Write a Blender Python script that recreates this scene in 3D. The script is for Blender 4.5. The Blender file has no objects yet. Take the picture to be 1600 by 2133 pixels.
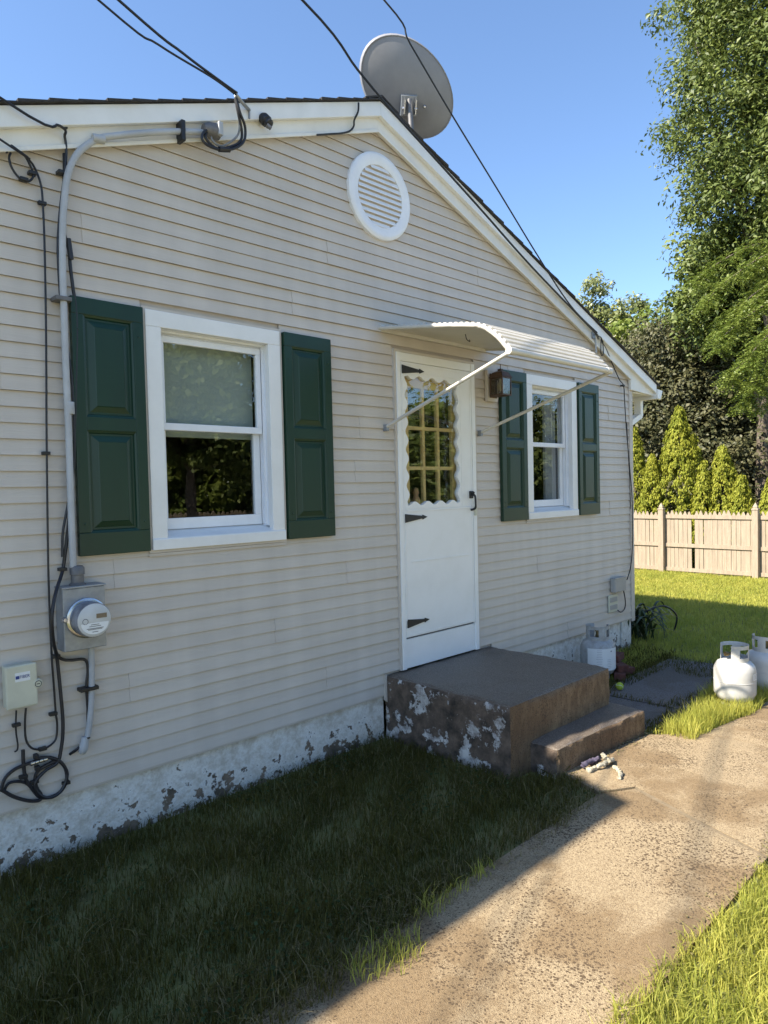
import bpy, bmesh, math, random
import numpy as np
from mathutils import Vector, Matrix, noise
random.seed(7); rng=np.random.default_rng(7)
S=bpy.context.scene; COL=S.collection
R=math.radians
# ------------------------------------------------------------------ camera
CAM=np.array([0.0,-3.585,1.79]); F=1450.0; IW,IH=1600.0,2133.0
YAW,PIT,ROL=0.769973,-0.032764,-0.023655
cy,sy=math.cos(YAW),math.sin(YAW); cp,sp=math.cos(PIT),math.sin(PIT)
fw=np.array([sy*cp,cy*cp,sp]); r0=np.array([cy,-sy,0.0]); u0=np.cross(r0,fw)
cr,sr=math.cos(ROL),math.sin(ROL)
rt=cr*r0+sr*u0; up=-sr*r0+cr*u0
cd=bpy.data.cameras.new('camera'); co=bpy.data.objects.new('camera',cd); COL.objects.link(co)
cd.sensor_fit='HORIZONTAL'; cd.sensor_width=36; cd.lens=36*F/IW; cd.clip_start=.05; cd.clip_end=2000
M=Matrix(((rt[0],up[0],-fw[0],CAM[0]),(rt[1],up[1],-fw[1],CAM[1]),(rt[2],up[2],-fw[2],CAM[2]),(0,0,0,1)))
co.matrix_world=M; S.camera=co
# ------------------------------------------------------------------ sky, sun, exposure
SUN=Vector((-0.96,0.34,1.0)).normalized()
w=bpy.data.worlds.new('World'); S.world=w; w.use_nodes=True
nt=w.node_tree; nt.nodes.clear()
sk=nt.nodes.new('ShaderNodeTexSky'); sk.sky_type='NISHITA'; sk.sun_disc=False
sk.sun_elevation=math.asin(SUN.z); sk.sun_rotation=math.atan2(SUN.x,SUN.y)
sk.air_density=1.0; sk.dust_density=0.3; sk.ozone_density=4.6; sk.altitude=100
bg=nt.nodes.new('ShaderNodeBackground'); bg.inputs[1].default_value=0.097
wo=nt.nodes.new('ShaderNodeOutputWorld')
nt.links.new(sk.outputs[0],bg.inputs[0]); nt.links.new(bg.outputs[0],wo.inputs[0])
sl=bpy.data.lights.new('sun','SUN'); sl.energy=4.2; sl.angle=R(.53); sl.color=(1.0,.92,.78)
so=bpy.data.objects.new('sun',sl); COL.objects.link(so); so.location=(-20,12,30)
so.rotation_euler=(-SUN).to_track_quat('-Z','Y').to_euler()
S.view_settings.view_transform='Standard'; S.view_settings.look='None'; S.view_settings.gamma=1
S.view_settings.use_curve_mapping=False; S.view_settings.exposure=1.55
S.render.resolution_x=768; S.render.resolution_y=1024
# ------------------------------------------------------------------ pixel -> place (photo pixels, 1600 wide)
def ray(u,v): return rt*((u-IW/2)/F)-up*((v-IH/2)/F)+fw
def P(u,v,y=0.0):
    d=ray(u,v); return Vector(CAM+d*((y-CAM[1])/d[1]))
def PZ(u,v,z=0.0):
    d=ray(u,v); return Vector(CAM+d*((z-CAM[2])/d[2]))
def PX(u,v,x):
    d=ray(u,v); return Vector(CAM+d*((x-CAM[0])/d[0]))
def along(u,D):
    d=Vector(ray(u,1000)); d.z=0; d.normalize(); return Vector((CAM[0],CAM[1],0))+d*D
def zat(u,v,D):
    d=ray(u,v); return CAM[2]+D*d[2]/math.hypot(d[0],d[1])
# ------------------------------------------------------------------ materials
MT={}
def mk(name,c1,c2=None,rough=.6,scale=8.0,detail=6,metal=0.0,bump=0.0,bscale=60.0,lo=.35,hi=.65,spec=.5,stretch=(1,1,1),island=0.0,trans=0.0,coat=0.0):
    m=bpy.data.materials.new(name); m.use_nodes=True; n=m.node_tree; N=n.nodes; L=n.links
    b=N['Principled BSDF']; b.inputs['Roughness'].default_value=rough; b.inputs['Metallic'].default_value=metal
    b.inputs['Specular IOR Level'].default_value=spec
    if coat: b.inputs['Coat Weight'].default_value=coat; b.inputs['Coat Roughness'].default_value=.12
    c1=(*c1,1); c2=(*(c2 or c1[:3]),1)
    tc=N.new('ShaderNodeTexCoord'); mp=N.new('ShaderNodeMapping'); mp.inputs['Scale'].default_value=stretch
    g=N.new('ShaderNodeNewGeometry')
    L.new(g.outputs['Position'],mp.inputs['Vector'])
    tx=N.new('ShaderNodeTexNoise'); tx.inputs['Scale'].default_value=scale; tx.inputs['Detail'].default_value=detail; tx.inputs['Roughness'].default_value=.65
    L.new(mp.outputs[0],tx.inputs['Vector'])
    mr=N.new('ShaderNodeMapRange'); mr.inputs[1].default_value=lo; mr.inputs[2].default_value=hi
    L.new(tx.outputs['Fac'],mr.inputs[0])
    mx=N.new('ShaderNodeMix'); mx.data_type='RGBA'; mx.inputs[6].default_value=c1; mx.inputs[7].default_value=c2
    fac=mr.outputs[0]
    if island:
        ad=N.new('ShaderNodeMix'); ad.data_type='FLOAT'; ad.inputs[0].default_value=island
        L.new(fac,ad.inputs[2]); L.new(g.outputs['Random Per Island'],ad.inputs[3]); fac=ad.outputs[0]
    L.new(fac,mx.inputs[0]); col=mx.outputs[2]
    L.new(col,b.inputs['Base Color'])
    if bump:
        bt=N.new('ShaderNodeTexNoise'); bt.inputs['Scale'].default_value=bscale; bt.inputs['Detail'].default_value=4
        L.new(mp.outputs[0],bt.inputs['Vector'])
        bp=N.new('ShaderNodeBump'); bp.inputs['Strength'].default_value=bump; bp.inputs['Distance'].default_value=.01
        L.new(bt.outputs['Fac'],bp.inputs['Height']); L.new(bp.outputs[0],b.inputs['Normal'])
    if trans:
        t=N.new('ShaderNodeBsdfTranslucent'); L.new(col,t.inputs[0])
        ms=N.new('ShaderNodeMixShader'); ms.inputs[0].default_value=trans
        L.new(b.outputs[0],ms.inputs[1]); L.new(t.outputs[0],ms.inputs[2])
        L.new(ms.outputs[0],N['Material Output'].inputs[0])
    m['col']=1; MT[name]=m; return m
def nodes(m): return m.node_tree.nodes, m.node_tree.links, m.node_tree.nodes['Principled BSDF']
mk('siding',(.61,.545,.465),(.55,.49,.42),rough=.48,scale=2.2,bump=.10,bscale=26,stretch=(.35,1,6),spec=.4,island=.18)
m=MT['siding']; N,L,b=nodes(m); g_=N.new('ShaderNodeNewGeometry'); mp_=N.new('ShaderNodeMapping'); mp_.inputs['Scale'].default_value=(3.2,1,.35); L.new(g_.outputs['Position'],mp_.inputs[0])
t_=N.new('ShaderNodeTexNoise'); t_.inputs['Scale'].default_value=2.2; t_.inputs['Detail'].default_value=7; L.new(mp_.outputs[0],t_.inputs['Vector'])
r_=N.new('ShaderNodeMapRange'); r_.inputs[1].default_value=.3; r_.inputs[2].default_value=.7; r_.inputs[3].default_value=.93; r_.inputs[4].default_value=1.04; L.new(t_.outputs['Fac'],r_.inputs[0])
old_=b.inputs['Base Color'].links[0].from_socket; v_=N.new('ShaderNodeMix'); v_.data_type='RGBA'; v_.blend_type='MULTIPLY'; v_.inputs[0].default_value=1
L.new(old_,v_.inputs[6]); L.new(r_.outputs[0],v_.inputs[7]); L.new(v_.outputs[2],b.inputs['Base Color'])
mk('trim_white',(.82,.81,.78),(.74,.73,.70),rough=.42,scale=5,lo=.45,hi=.8)
mk('trim_grey',(.58,.52,.45),(.52,.46,.39),rough=.5,scale=6)
mk('rake_white',(.80,.77,.70),(.66,.63,.56),rough=.45,scale=2.5,lo=.4,hi=.75,stretch=(1,1,.6))
mk('vinyl_white',(.82,.83,.85),(.76,.77,.79),rough=.35,scale=9)
mk('shutter_green',(.003,.028,.014),(.005,.037,.018),rough=.40,scale=4,bump=.03,bscale=120,stretch=(1,1,.2),spec=.5)
mk('door_white',(.84,.83,.80),(.77,.76,.72),rough=.38,scale=3.5,lo=.45,hi=.85)
mk('black_iron',(.012,.012,.013),(.02,.02,.02),rough=.5,scale=30)
mk('cable_black',(.012,.012,.015),(.02,.02,.024),rough=.45,scale=20)
mk('cable_grey',(.25,.25,.25),(.16,.16,.16),rough=.5,scale=30)
mk('pvc_grey',(.46,.47,.48),(.38,.385,.39),rough=.5,scale=6)
mk('galv',(.33,.345,.36),(.25,.26,.275),rough=.42,scale=18,metal=.35)
mk('galv_dark',(.12,.12,.125),(.18,.17,.165),rough=.55,scale=30,metal=.3)
mk('chrome',(.62,.63,.65),(.5,.5,.52),rough=.22,metal=.9,scale=8)
mk('meter_face',(.60,.60,.58),(.52,.52,.50),rough=.35,scale=12)
mk('meter_body',(.10,.105,.12),(.28,.29,.32),rough=.15,scale=10,spec=.8)
mk('label_white',(.78,.78,.76),rough=.5)
mk('lcd',(.14,.10,.06),(.2,.15,.1),rough=.3,scale=60)
mk('ink',(.05,.05,.06),rough=.6)
mk('joint_dirt',(.15,.115,.07),(.24,.18,.11),rough=.95,scale=30)
mk('clover',(.02,.042,.01),(.05,.075,.02),rough=.6,scale=3,island=.6,trans=.2,spec=.25)
mk('ink_grey',(.30,.30,.32),rough=.6)
mk('ink_blue',(.02,.05,.22),rough=.5)
mk('box_beige',(.62,.60,.46),(.55,.53,.41),rough=.45,scale=8)
mk('box_grey',(.40,.38,.35),(.34,.33,.31),rough=.5,scale=8)
mk('tank_white',(.54,.525,.495),(.42,.405,.38),rough=.33,scale=7,lo=.45,hi=.85)
mk('tank_old',(.42,.43,.43),(.30,.29,.27),rough=.5,scale=16)
mk('brass',(.30,.22,.10),(.16,.12,.07),rough=.4,metal=.8,scale=40)
mk('rust_brown',(.075,.045,.03),(.12,.07,.045),rough=.5,scale=25,metal=.4)
mk('tennis',(.50,.60,.06),(.42,.50,.05),rough=.9,scale=60,bump=.5,bscale=400)
mk('brick_red',(.085,.028,.020),(.14,.05,.035),rough=.85,scale=20,bump=.5,bscale=80)
mk('rope_pale',(.55,.50,.38),(.35,.31,.22),rough=.9,scale=50,bump=.6,bscale=160)
mk('rope_dark',(.06,.05,.09),(.12,.10,.14),rough=.9,scale=60)
mk('awning_white',(.62,.585,.52),(.52,.49,.42),rough=.42,scale=6,lo=.4,hi=.8)
mk('dish_grey',(.27,.265,.275),(.22,.215,.225),rough=.55,scale=3)
mk('shingle',(.030,.028,.030),(.065,.06,.058),rough=.95,scale=40,bump=.8,bscale=250,island=.4)
mk('fence_wood',(.45,.36,.265),(.25,.20,.15),rough=.9,scale=5,stretch=(6,6,.6),bump=.5,bscale=30,island=.5)
mk('bark',(.085,.065,.05),(.16,.13,.10),rough=.95,scale=12,stretch=(3,3,.6),bump=.9,bscale=25)
mk('grass_shade_tone',(.045,.052,.007),(.15,.125,.026),rough=.6,scale=1.6,island=.6,trans=.3,spec=.25)  # darkened grass copy for the bed; shade is put into the colour
mk('grass_sun_tone',(.28,.33,.05),(.58,.53,.12),rough=.6,scale=1.2,island=.6,trans=.45,spec=.25)  # brightened grass copy for the lawns; sunlight is put into the colour
mk('grass_dry',(.30,.25,.11),(.17,.13,.06),rough=.8,scale=6,island=.6,trans=.2)
mk('thuja',(.165,.20,.022),(.36,.35,.045),rough=.65,scale=2,island=.6,trans=.25,spec=.2)
mk('leaf_mid',(.045,.075,.016),(.21,.25,.06),rough=.48,scale=1.2,island=.7,trans=.25,spec=.35)
mk('leaf_dark',(.040,.050,.020),(.13,.12,.055),rough=.52,scale=1.2,island=.7,trans=.15,spec=.3)
mk('leaf_locust',(.12,.18,.03),(.25,.29,.06),rough=.45,scale=1.2,island=.7,trans=.35,spec=.4)
mk('leaf_pale',(.15,.19,.06),(.27,.28,.11),rough=.4,scale=1.2,island=.7,trans=.3,spec=.5)
mk('lily_leaf',(.02,.035,.012),(.05,.07,.02),rough=.45,scale=3,island=.6)
mk('soil',(.13,.15,.045),(.19,.18,.07),rough=.95,scale=5,bump=.5,bscale=60)
mk('room_dark',(.02,.018,.016),rough=.9)
mk('blind',(.36,.40,.36),(.30,.34,.31),rough=.8,scale=2)
mk('curtain',(.55,.55,.56),(.42,.42,.44),rough=.9,scale=3)
mk('wood_warm_light',(.72,.50,.20),(.62,.42,.16),rough=.5,scale=8)  # yellowish wood, with the tint of warm light put into its colour
mk('far_white',(.62,.62,.62),(.55,.55,.55),rough=.6,scale=1)
mk('bulb',(.75,.74,.68),rough=.3)
mk('figurine',(.30,.16,.08),rough=.7)
mk('red_tag',(.45,.03,.02),rough=.5)
# glass: fresnel mix of mirror and clear
def mkglass(name,tint,rough=.0,base=.02):
    m=bpy.data.materials.new(name); m.use_nodes=True; n=m.node_tree; N=n.nodes; L=n.links; N.clear()
    o=N.new('ShaderNodeOutputMaterial'); t=N.new('ShaderNodeBsdfTransparent'); t.inputs[0].default_value=(*tint,1)
    g=N.new('ShaderNodeBsdfGlossy'); g.inputs['Roughness'].default_value=rough
    fr=N.new('ShaderNodeLayerWeight'); fr.inputs[0].default_value=.5
    pw=N.new('ShaderNodeMath'); pw.operation='POWER'; pw.inputs[1].default_value=4.0; L.new(fr.outputs['Facing'],pw.inputs[0])
    ad=N.new('ShaderNodeMath'); ad.operation='MULTIPLY_ADD'; ad.inputs[1].default_value=.85; ad.inputs[2].default_value=.06+base
    tx=N.new('ShaderNodeTexNoise'); tx.inputs['Scale'].default_value=2.5
    bp=N.new('ShaderNodeBump'); bp.inputs['Strength'].default_value=.02; bp.inputs['Distance'].default_value=.02
    L.new(tx.outputs[0],bp.inputs['Height']); L.new(bp.outputs[0],g.inputs['Normal'])
    L.new(pw.outputs[0],ad.inputs[0]); mx=N.new('ShaderNodeMixShader')
    L.new(ad.outputs[0],mx.inputs[0]); L.new(t.outputs[0],mx.inputs[1]); L.new(g.outputs[0],mx.inputs[2]); L.new(mx.outputs[0],o.inputs[0])
    MT[name]=m
mkglass('glass',(.90,.93,.91),0,.06)
mkglass('lantern_glass',(.75,.72,.62),.05,.03)
# peeling painted masonry
def masonry(name,paint,under,under2,amount,zbias,pscale=3.0,stain=None):
    m=mk(name,under,under2,rough=.9,scale=9,bump=.6,bscale=70); N,L,b=nodes(m)
    g=N.new('ShaderNodeNewGeometry')
    t=N.new('ShaderNodeTexNoise'); t.inputs['Scale'].default_value=pscale; t.inputs['Detail'].default_value=9; t.inputs['Roughness'].default_value=.68
    L.new(g.outputs['Position'],t.inputs['Vector'])
    sx=N.new('ShaderNodeSeparateXYZ'); L.new(g.outputs['Position'],sx.inputs[0])
    zb=N.new('ShaderNodeMapRange'); zb.inputs[1].default_value=0; zb.inputs[2].default_value=zbias[0]; zb.inputs[3].default_value=zbias[1]; zb.inputs[4].default_value=0
    L.new(sx.outputs[2],zb.inputs[0])
    a=N.new('ShaderNodeMath'); a.operation='SUBTRACT'; L.new(t.outputs['Fac'],a.inputs[0]); L.new(zb.outputs[0],a.inputs[1])
    st=N.new('ShaderNodeMapRange'); st.inputs[1].default_value=amount-.012; st.inputs[2].default_value=amount+.012; L.new(a.outputs[0],st.inputs[0])
    # grime on the paint
    d=N.new('ShaderNodeTexNoise'); d.inputs['Scale'].default_value=14; d.inputs['Detail'].default_value=8; d.inputs['Roughness'].default_value=.75
    L.new(g.outputs['Position'],d.inputs['Vector'])
    dm=N.new('ShaderNodeMapRange'); dm.inputs[1].default_value=.42; dm.inputs[2].default_value=.62; dm.inputs[4].default_value=.8; L.new(d.outputs['Fac'],dm.inputs[0])
    pm=N.new('ShaderNodeMix'); pm.data_type='RGBA'; pm.inputs[6].default_value=(*paint,1); pm.inputs[7].default_value=(*(stain or tuple(c*.5 for c in paint)),1)
    L.new(dm.outputs[0],pm.inputs[0])
    old=b.inputs['Base Color'].links[0].from_socket
    mx=N.new('ShaderNodeMix'); mx.data_type='RGBA'; L.new(st.outputs[0],mx.inputs[0]); L.new(old,mx.inputs[6]); L.new(pm.outputs[2],mx.inputs[7])
    L.new(mx.outputs[2],b.inputs['Base Color'])
    bp=N.new('ShaderNodeBump'); bp.inputs['Strength'].default_value=.6; bp.inputs['Distance'].default_value=.004
    L.new(st.outputs[0],bp.inputs['Height']); L.new(b.inputs['Normal'].links[0].from_socket,bp.inputs['Normal']); L.new(bp.outputs[0],b.inputs['Normal'])
    return m
masonry('foundation',(.80,.77,.71),(.24,.18,.125),(.09,.07,.05),.333,(.24,.18),14.0,(.50,.44,.35))
masonry('stoop_side',(.64,.61,.57),(.17,.12,.085),(.04,.03,.022),.552,(.45,.0),6.5,(.15,.115,.09))
# exposed-aggregate concrete
def concrete(name,c1,c2,pit,stain,pscale,pamt):
    m=mk(name,c1,c2,rough=.42 if name=='stoop_top' else .9,scale=90,bump=.6,bscale=260,lo=.34,hi=.66); N,L,b=nodes(m)
    g=N.new('ShaderNodeNewGeometry')
    wv=N.new('ShaderNodeTexNoise'); wv.inputs['Scale'].default_value=30; L.new(g.outputs['Position'],wv.inputs['Vector'])
    va=N.new('ShaderNodeMix'); va.data_type='RGBA'; va.blend_type='ADD'; va.inputs[0].default_value=.012
    L.new(g.outputs['Position'],va.inputs[6]); L.new(wv.outputs['Color'],va.inputs[7])
    v=N.new('ShaderNodeTexVoronoi'); v.inputs['Scale'].default_value=pscale; v.inputs['Randomness'].default_value=1; L.new(va.outputs[2],v.inputs['Vector'])
    n2=N.new('ShaderNodeTexNoise'); n2.inputs['Scale'].default_value=1.7; n2.inputs['Detail'].default_value=5; L.new(g.outputs['Position'],n2.inputs['Vector'])
    mr=N.new('ShaderNodeMapRange'); mr.inputs[1].default_value=.35; mr.inputs[2].default_value=.62; mr.inputs[3].default_value=.12; mr.inputs[4].default_value=pamt; L.new(n2.outputs['Fac'],mr.inputs[0])
    # each cell has its own pit size; many have none
    sx=N.new('ShaderNodeSeparateColor'); L.new(v.outputs['Color'],sx.inputs[0])
    mu=N.new('ShaderNodeMath'); mu.operation='MULTIPLY'; L.new(mr.outputs[0],mu.inputs[0]); L.new(sx.outputs[0],mu.inputs[1])
    ls=N.new('ShaderNodeMath'); ls.operation='LESS_THAN'; L.new(v.outputs['Distance'],ls.inputs[0]); L.new(mu.outputs[0],ls.inputs[1])
    n3=N.new('ShaderNodeTexNoise'); n3.inputs['Scale'].default_value=1.35; n3.inputs['Detail'].default_value=8; n3.inputs['Roughness'].default_value=.62; L.new(g.outputs['Position'],n3.inputs['Vector'])
    m3=N.new('ShaderNodeMapRange'); m3.inputs[1].default_value=.47; m3.inputs[2].default_value=.56; m3.inputs[4].default_value=.62; L.new(n3.outputs['Fac'],m3.inputs[0])
    old=b.inputs['Base Color'].links[0].from_socket
    a=N.new('ShaderNodeMix'); a.data_type='RGBA'; L.new(m3.outputs[0],a.inputs[0]); L.new(old,a.inputs[6]); a.inputs[7].default_value=(*stain,1)
    p=N.new('ShaderNodeMix'); p.data_type='RGBA'; L.new(ls.outputs[0],p.inputs[0]); L.new(a.outputs[2],p.inputs[6]); p.inputs[7].default_value=(*pit,1)
    L.new(p.outputs[2],b.inputs['Base Color'])
    v2=N.new('ShaderNodeTexVoronoi'); v2.inputs['Scale'].default_value=pscale*2.1; L.new(va.outputs[2],v2.inputs['Vector'])
    s2=N.new('ShaderNodeSeparateColor'); L.new(v2.outputs['Color'],s2.inputs[0])
    u2=N.new('ShaderNodeMath'); u2.operation='MULTIPLY'; u2.inputs[1].default_value=.62; L.new(s2.outputs[1],u2.inputs[0])
    l2=N.new('ShaderNodeMath'); l2.operation='LESS_THAN'; L.new(v2.outputs['Distance'],l2.inputs[0]); L.new(u2.outputs[0],l2.inputs[1])
    h2=N.new('ShaderNodeMath'); h2.operation='MULTIPLY'; h2.inputs[1].default_value=.55; L.new(l2.outputs[0],h2.inputs[0])
    p2=N.new('ShaderNodeMix'); p2.data_type='RGBA'; L.new(h2.outputs[0],p2.inputs[0]); L.new(p.outputs[2],p2.inputs[6]); p2.inputs[7].default_value=(*pit,1)
    L.new(p2.outputs[2],b.inputs['Base Color'])
    bp=N.new('ShaderNodeBump'); bp.invert=True; bp.inputs['Strength'].default_value=.5; bp.inputs['Distance'].default_value=.006
    L.new(ls.outputs[0],bp.inputs['Height']); L.new(b.inputs['Normal'].links[0].from_socket,bp.inputs['Normal']); L.new(bp.outputs[0],b.inputs['Normal'])
    return m
concrete('path_concrete',(.42,.325,.20),(.26,.19,.11),(.10,.065,.034),(.165,.10,.042),88,.66)
concrete('patio_concrete',(.21,.19,.18),(.13,.115,.10),(.07,.055,.04),(.12,.10,.075),70,.4)
concrete('stoop_top',(.165,.13,.10),(.10,.078,.06),(.30,.26,.22),(.115,.085,.06),75,.30)
m=concrete('stoop_front',(.25,.165,.09),(.13,.08,.042),(.05,.034,.02),(.115,.066,.032),50,.25)
for n_ in m.node_tree.nodes:
    if n_.type=='MAPPING': n_.inputs['Scale'].default_value=(.32,.32,.11)
mk('bounce_concrete',(.50,.47,.41),(.42,.39,.34),rough=.9,scale=3)
# ------------------------------------------------------------------ building helpers
WL={}
def link(name,data,loc=(0,0,0),parent=None,rot=None,scale=None):
    o=bpy.data.objects.new(name,data); COL.objects.link(o); loc=Vector(loc); WL[o.name]=loc
    o.location=loc-(WL[parent.name] if parent else Vector())
    if parent: o.parent=parent
    if rot is not None: o.rotation_euler=rot
    if scale is not None: o.scale=scale
    return o
def tag(o,label=None,cat=None,group=None,kind=None):
    if label: o['label']=label
    if cat: o['category']=cat
    if group: o['group']=group
    if kind: o['kind']=kind
    return o
def thing(name,loc,label,cat,group=None): return tag(link(name,None,loc),label,cat,group)
class MB:
    def __init__(s): s.v=[]; s.f=[]
    def box(s,x0,x1,y0,y1,z0,z1):
        b=len(s.v); s.v+=[(x,y,z) for z in (z0,z1) for y in (y0,y1) for x in (x0,x1)]
        s.f+=[tuple(b+i for i in q) for q in ((0,2,3,1),(4,5,7,6),(0,1,5,4),(2,6,7,3),(0,4,6,2),(1,3,7,5))]; return s
    def prism(s,poly,a,b,axis='y'):
        # polygon in the two other axes, extruded from a to b
        k=len(s.v); n=len(poly)
        for t in (a,b):
            for p in poly:
                s.v.append((p[0],t,p[1]) if axis=='y' else (t,p[0],p[1]) if axis=='x' else (p[0],p[1],t))
        s.f.append(tuple(range(k,k+n))); s.f.append(tuple(range(k+2*n-1,k+n-1,-1)))
        for i in range(n): j=(i+1)%n; s.f.append((k+i,k+n+i,k+n+j,k+j))
        return s
    def hexa(s,a,b): # two quads (lists of 4 points) bridged
        k=len(s.v); s.v+=[tuple(p) for p in a]+[tuple(p) for p in b]
        s.f+=[(k,k+1,k+2,k+3),(k+7,k+6,k+5,k+4)]+[(k+i,k+4+i,k+4+(i+1)%4,k+(i+1)%4) for i in range(4)]; return s
    def tube(s,pts,r,n=8,cap=True):
        pts=[Vector(p) for p in pts]; k=len(s.v); m=len(pts); rr=r if hasattr(r,'__len__') else [r]*m
        t=(pts[1]-pts[0]).normalized(); a=t.orthogonal().normalized()
        for i,p in enumerate(pts):
            t2=((pts[min(i+1,m-1)]-pts[max(i-1,0)])).normalized()
            a=(a-t2*a.dot(t2)).normalized(); b=t2.cross(a)
            for j in range(n):
                an=2*math.pi*j/n; s.v.append(tuple(p+(a*math.cos(an)+b*math.sin(an))*rr[i]))
        for i in range(m-1):
            for j in range(n):
                q=(j+1)%n; s.f.append((k+i*n+j,k+i*n+q,k+(i+1)*n+q,k+(i+1)*n+j))
        if cap: s.f.append(tuple(range(k+n-1,k-1,-1))); s.f.append(tuple(range(k+(m-1)*n,k+m*n)))
        return s
    def lathe(s,prof,c=(0,0,0),axis=(0,0,1),n=24,cap=True):
        q=Vector((0,0,1)).rotation_difference(Vector(axis)); k=len(s.v); c=Vector(c); m=len(prof)
        for r,z in prof:
            for j in range(n):
                a=2*math.pi*j/n; s.v.append(tuple(c+q@Vector((r*math.cos(a),r*math.sin(a),z))))
        for i in range(m-1):
            for j in range(n):
                p=(j+1)%n; s.f.append((k+i*n+j,k+i*n+p,k+(i+1)*n+p,k+(i+1)*n+j))
        if cap: s.f.append(tuple(range(k+n-1,k-1,-1))); s.f.append(tuple(range(k+(m-1)*n,k+m*n)))
        return s
    def mesh(s,name,mat,smooth=False,origin=(0,0,0)):
        me=bpy.data.meshes.new(name); o=Vector(origin)
        me.from_pydata([tuple(Vector(v)-o) for v in s.v],[],s.f); me.materials.append(MT[mat] if isinstance(mat,str) else mat)
        bm=bmesh.new(); bm.from_mesh(me); bmesh.ops.recalc_face_normals(bm,faces=bm.faces); bm.to_mesh(me); bm.free()
        if smooth:
            me.shade_smooth() if smooth is True else me.set_sharp_from_angle(angle=smooth) if False else me.shade_smooth()
            try: me.set_sharp_from_angle(angle=R(45))
            except Exception: pass
        me.update(); return me
    def build(s,name,mat,parent=None,smooth=False,bev=0,base=False):
        a=np.array(s.v); lo,hi=a.min(0),a.max(0); c=(lo+hi)/2
        if parent is None: c[2]=lo[2]
        o=link(name,s.mesh(name,mat,smooth,c),c,parent)
        if bev:
            md=o.modifiers.new('bevel','BEVEL'); md.width=bev; md.segments=2; md.limit_method='ANGLE'; md.angle_limit=R(40)
        return o
def spline(pts,n=8):
    pts=[Vector(p) for p in pts]; out=[]
    for i in range(len(pts)-1):
        p0=pts[max(i-1,0)]; p1=pts[i]; p2=pts[i+1]; p3=pts[min(i+2,len(pts)-1)]
        for k in range(n):
            t=k/n; out.append(.5*((2*p1)+(p2-p0)*t+(2*p0-5*p1+4*p2-p3)*t*t+(3*p1-p0-3*p2+p3)*t**3))
    out.append(pts[-1]); return out
def text(body,size,mat,parent,loc,rot,name='lettering',ext=.0006,xs=1.0):
    c=bpy.data.curves.new(name,'FONT'); c.body=body; c.size=size; c.extrude=ext; c.align_x='CENTER'; c.align_y='CENTER'
    t=bpy.data.objects.new(name,c); COL.objects.link(t)
    bpy.context.view_layer.update()
    me=bpy.data.meshes.new_from_object(t.evaluated_get(bpy.context.evaluated_depsgraph_get()))
    bpy.data.objects.remove(t); bpy.data.curves.remove(c)
    me.materials.clear(); me.materials.append(MT[mat]); me.name=name
    o=link(name,me,loc,parent,rot); o.scale=(xs,1,1); return o
WR=(R(90),0,0)   # lettering that faces -y
# ================================================================== GROUND
def sheet(name,poly,z,mat,kind='structure',nx=1):
    mb=MB(); mb.v=[(x,y,z) for x,y in poly]; mb.f=[tuple(range(len(poly)))]
    o=mb.build(name,mat); tag(o,kind=kind); return o
g=sheet('ground',[(-400,-400),(400,-400),(400,400),(-400,400)],-.012,'soil'); tag(g,'green and brown earth under the lawns around the house','ground')
# path: two slabs along the wall and one landing slab before the step
def slab(poly,z0,z1,mat,parent,name='slab',jit=.004,res=.12):
    bm=bmesh.new()
    vs=[bm.verts.new((x,y,z1)) for x,y in poly]; f=bm.faces.new(vs)
    bmesh.ops.triangulate(bm,faces=[f])
    for _ in range(7):
        ed=[e for e in bm.edges if e.calc_length()>res*2]
        if not ed: break
        bmesh.ops.subdivide_edges(bm,edges=ed,cuts=1); bmesh.ops.triangulate(bm,faces=bm.faces)
    for v in bm.verts:
        bd=v.is_boundary; n=noise.noise(v.co*1.3); n2=noise.noise(v.co*7.1+Vector((9,0,0)))
        v.co.z+=.006*n+.0015*n2-(.005 if bd else 0)
        if bd: v.co.x+=jit*n2*2; v.co.y+=jit*noise.noise(v.co*9+Vector((0,5,0)))*2
    bmesh.ops.recalc_face_normals(bm,faces=bm.faces)
    for f in bm.faces:
        if f.normal.z<0: f.normal_flip()
    be=[e for e in bm.edges if e.is_boundary]
    r=bmesh.ops.extrude_edge_only(bm,edges=be)
    for e in r['geom']:
        if isinstance(e,bmesh.types.BMVert): e.co.z=z0
    c=Vector((sum(p[0] for p in poly)/len(poly),sum(p[1] for p in poly)/len(poly),z1))
    for v in bm.verts: v.co-=c
    me=bpy.data.meshes.new(name); bm.to_mesh(me); bm.free(); me.materials.append(MT[mat])
    for p in me.polygons: p.use_smooth=False
    return link(name,me,c,parent)
path=link('path',None,(3,-2,0)); tag(path,'worn tan concrete path with pitted aggregate running past the steps','path',kind='structure')
slab([(-1.6,-2.50),(.82,-2.51),(.76,-1.60),(-1.6,-1.62)],-.06,.012,'path_concrete',path)
slab([(.835,-2.51),(3.508,-2.50),(3.805,-1.705),(3.60,-1.585),(.78,-1.60)],-.06,.016,'path_concrete',path)
slab([(3.535,-2.50),(5.05,-2.50),(4.98,-1.62),(4.70,-1.36),(3.72,-1.27),(3.63,-1.56),(3.835,-1.70)],-.06,.018,'path_concrete',path)
slab([(5.065,-2.50),(9.5,-2.52),(9.5,-1.50),(6.6,-1.68),(5.75,-1.74),(5.0,-1.635)],-.06,.013,'path_concrete',path)
bnc=sheet('bounce_sheet',[(-30,-11.2),(34,-11.2),(34,-4.9),(-30,-4.9)],-.004,'bounce_concrete'); tag(bnc,'added pale concrete sheet behind the viewer, bouncing sunlight onto the shaded wall','bounce_sheet')  # added out of view to bounce sunlight onto the shaded wall
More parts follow.
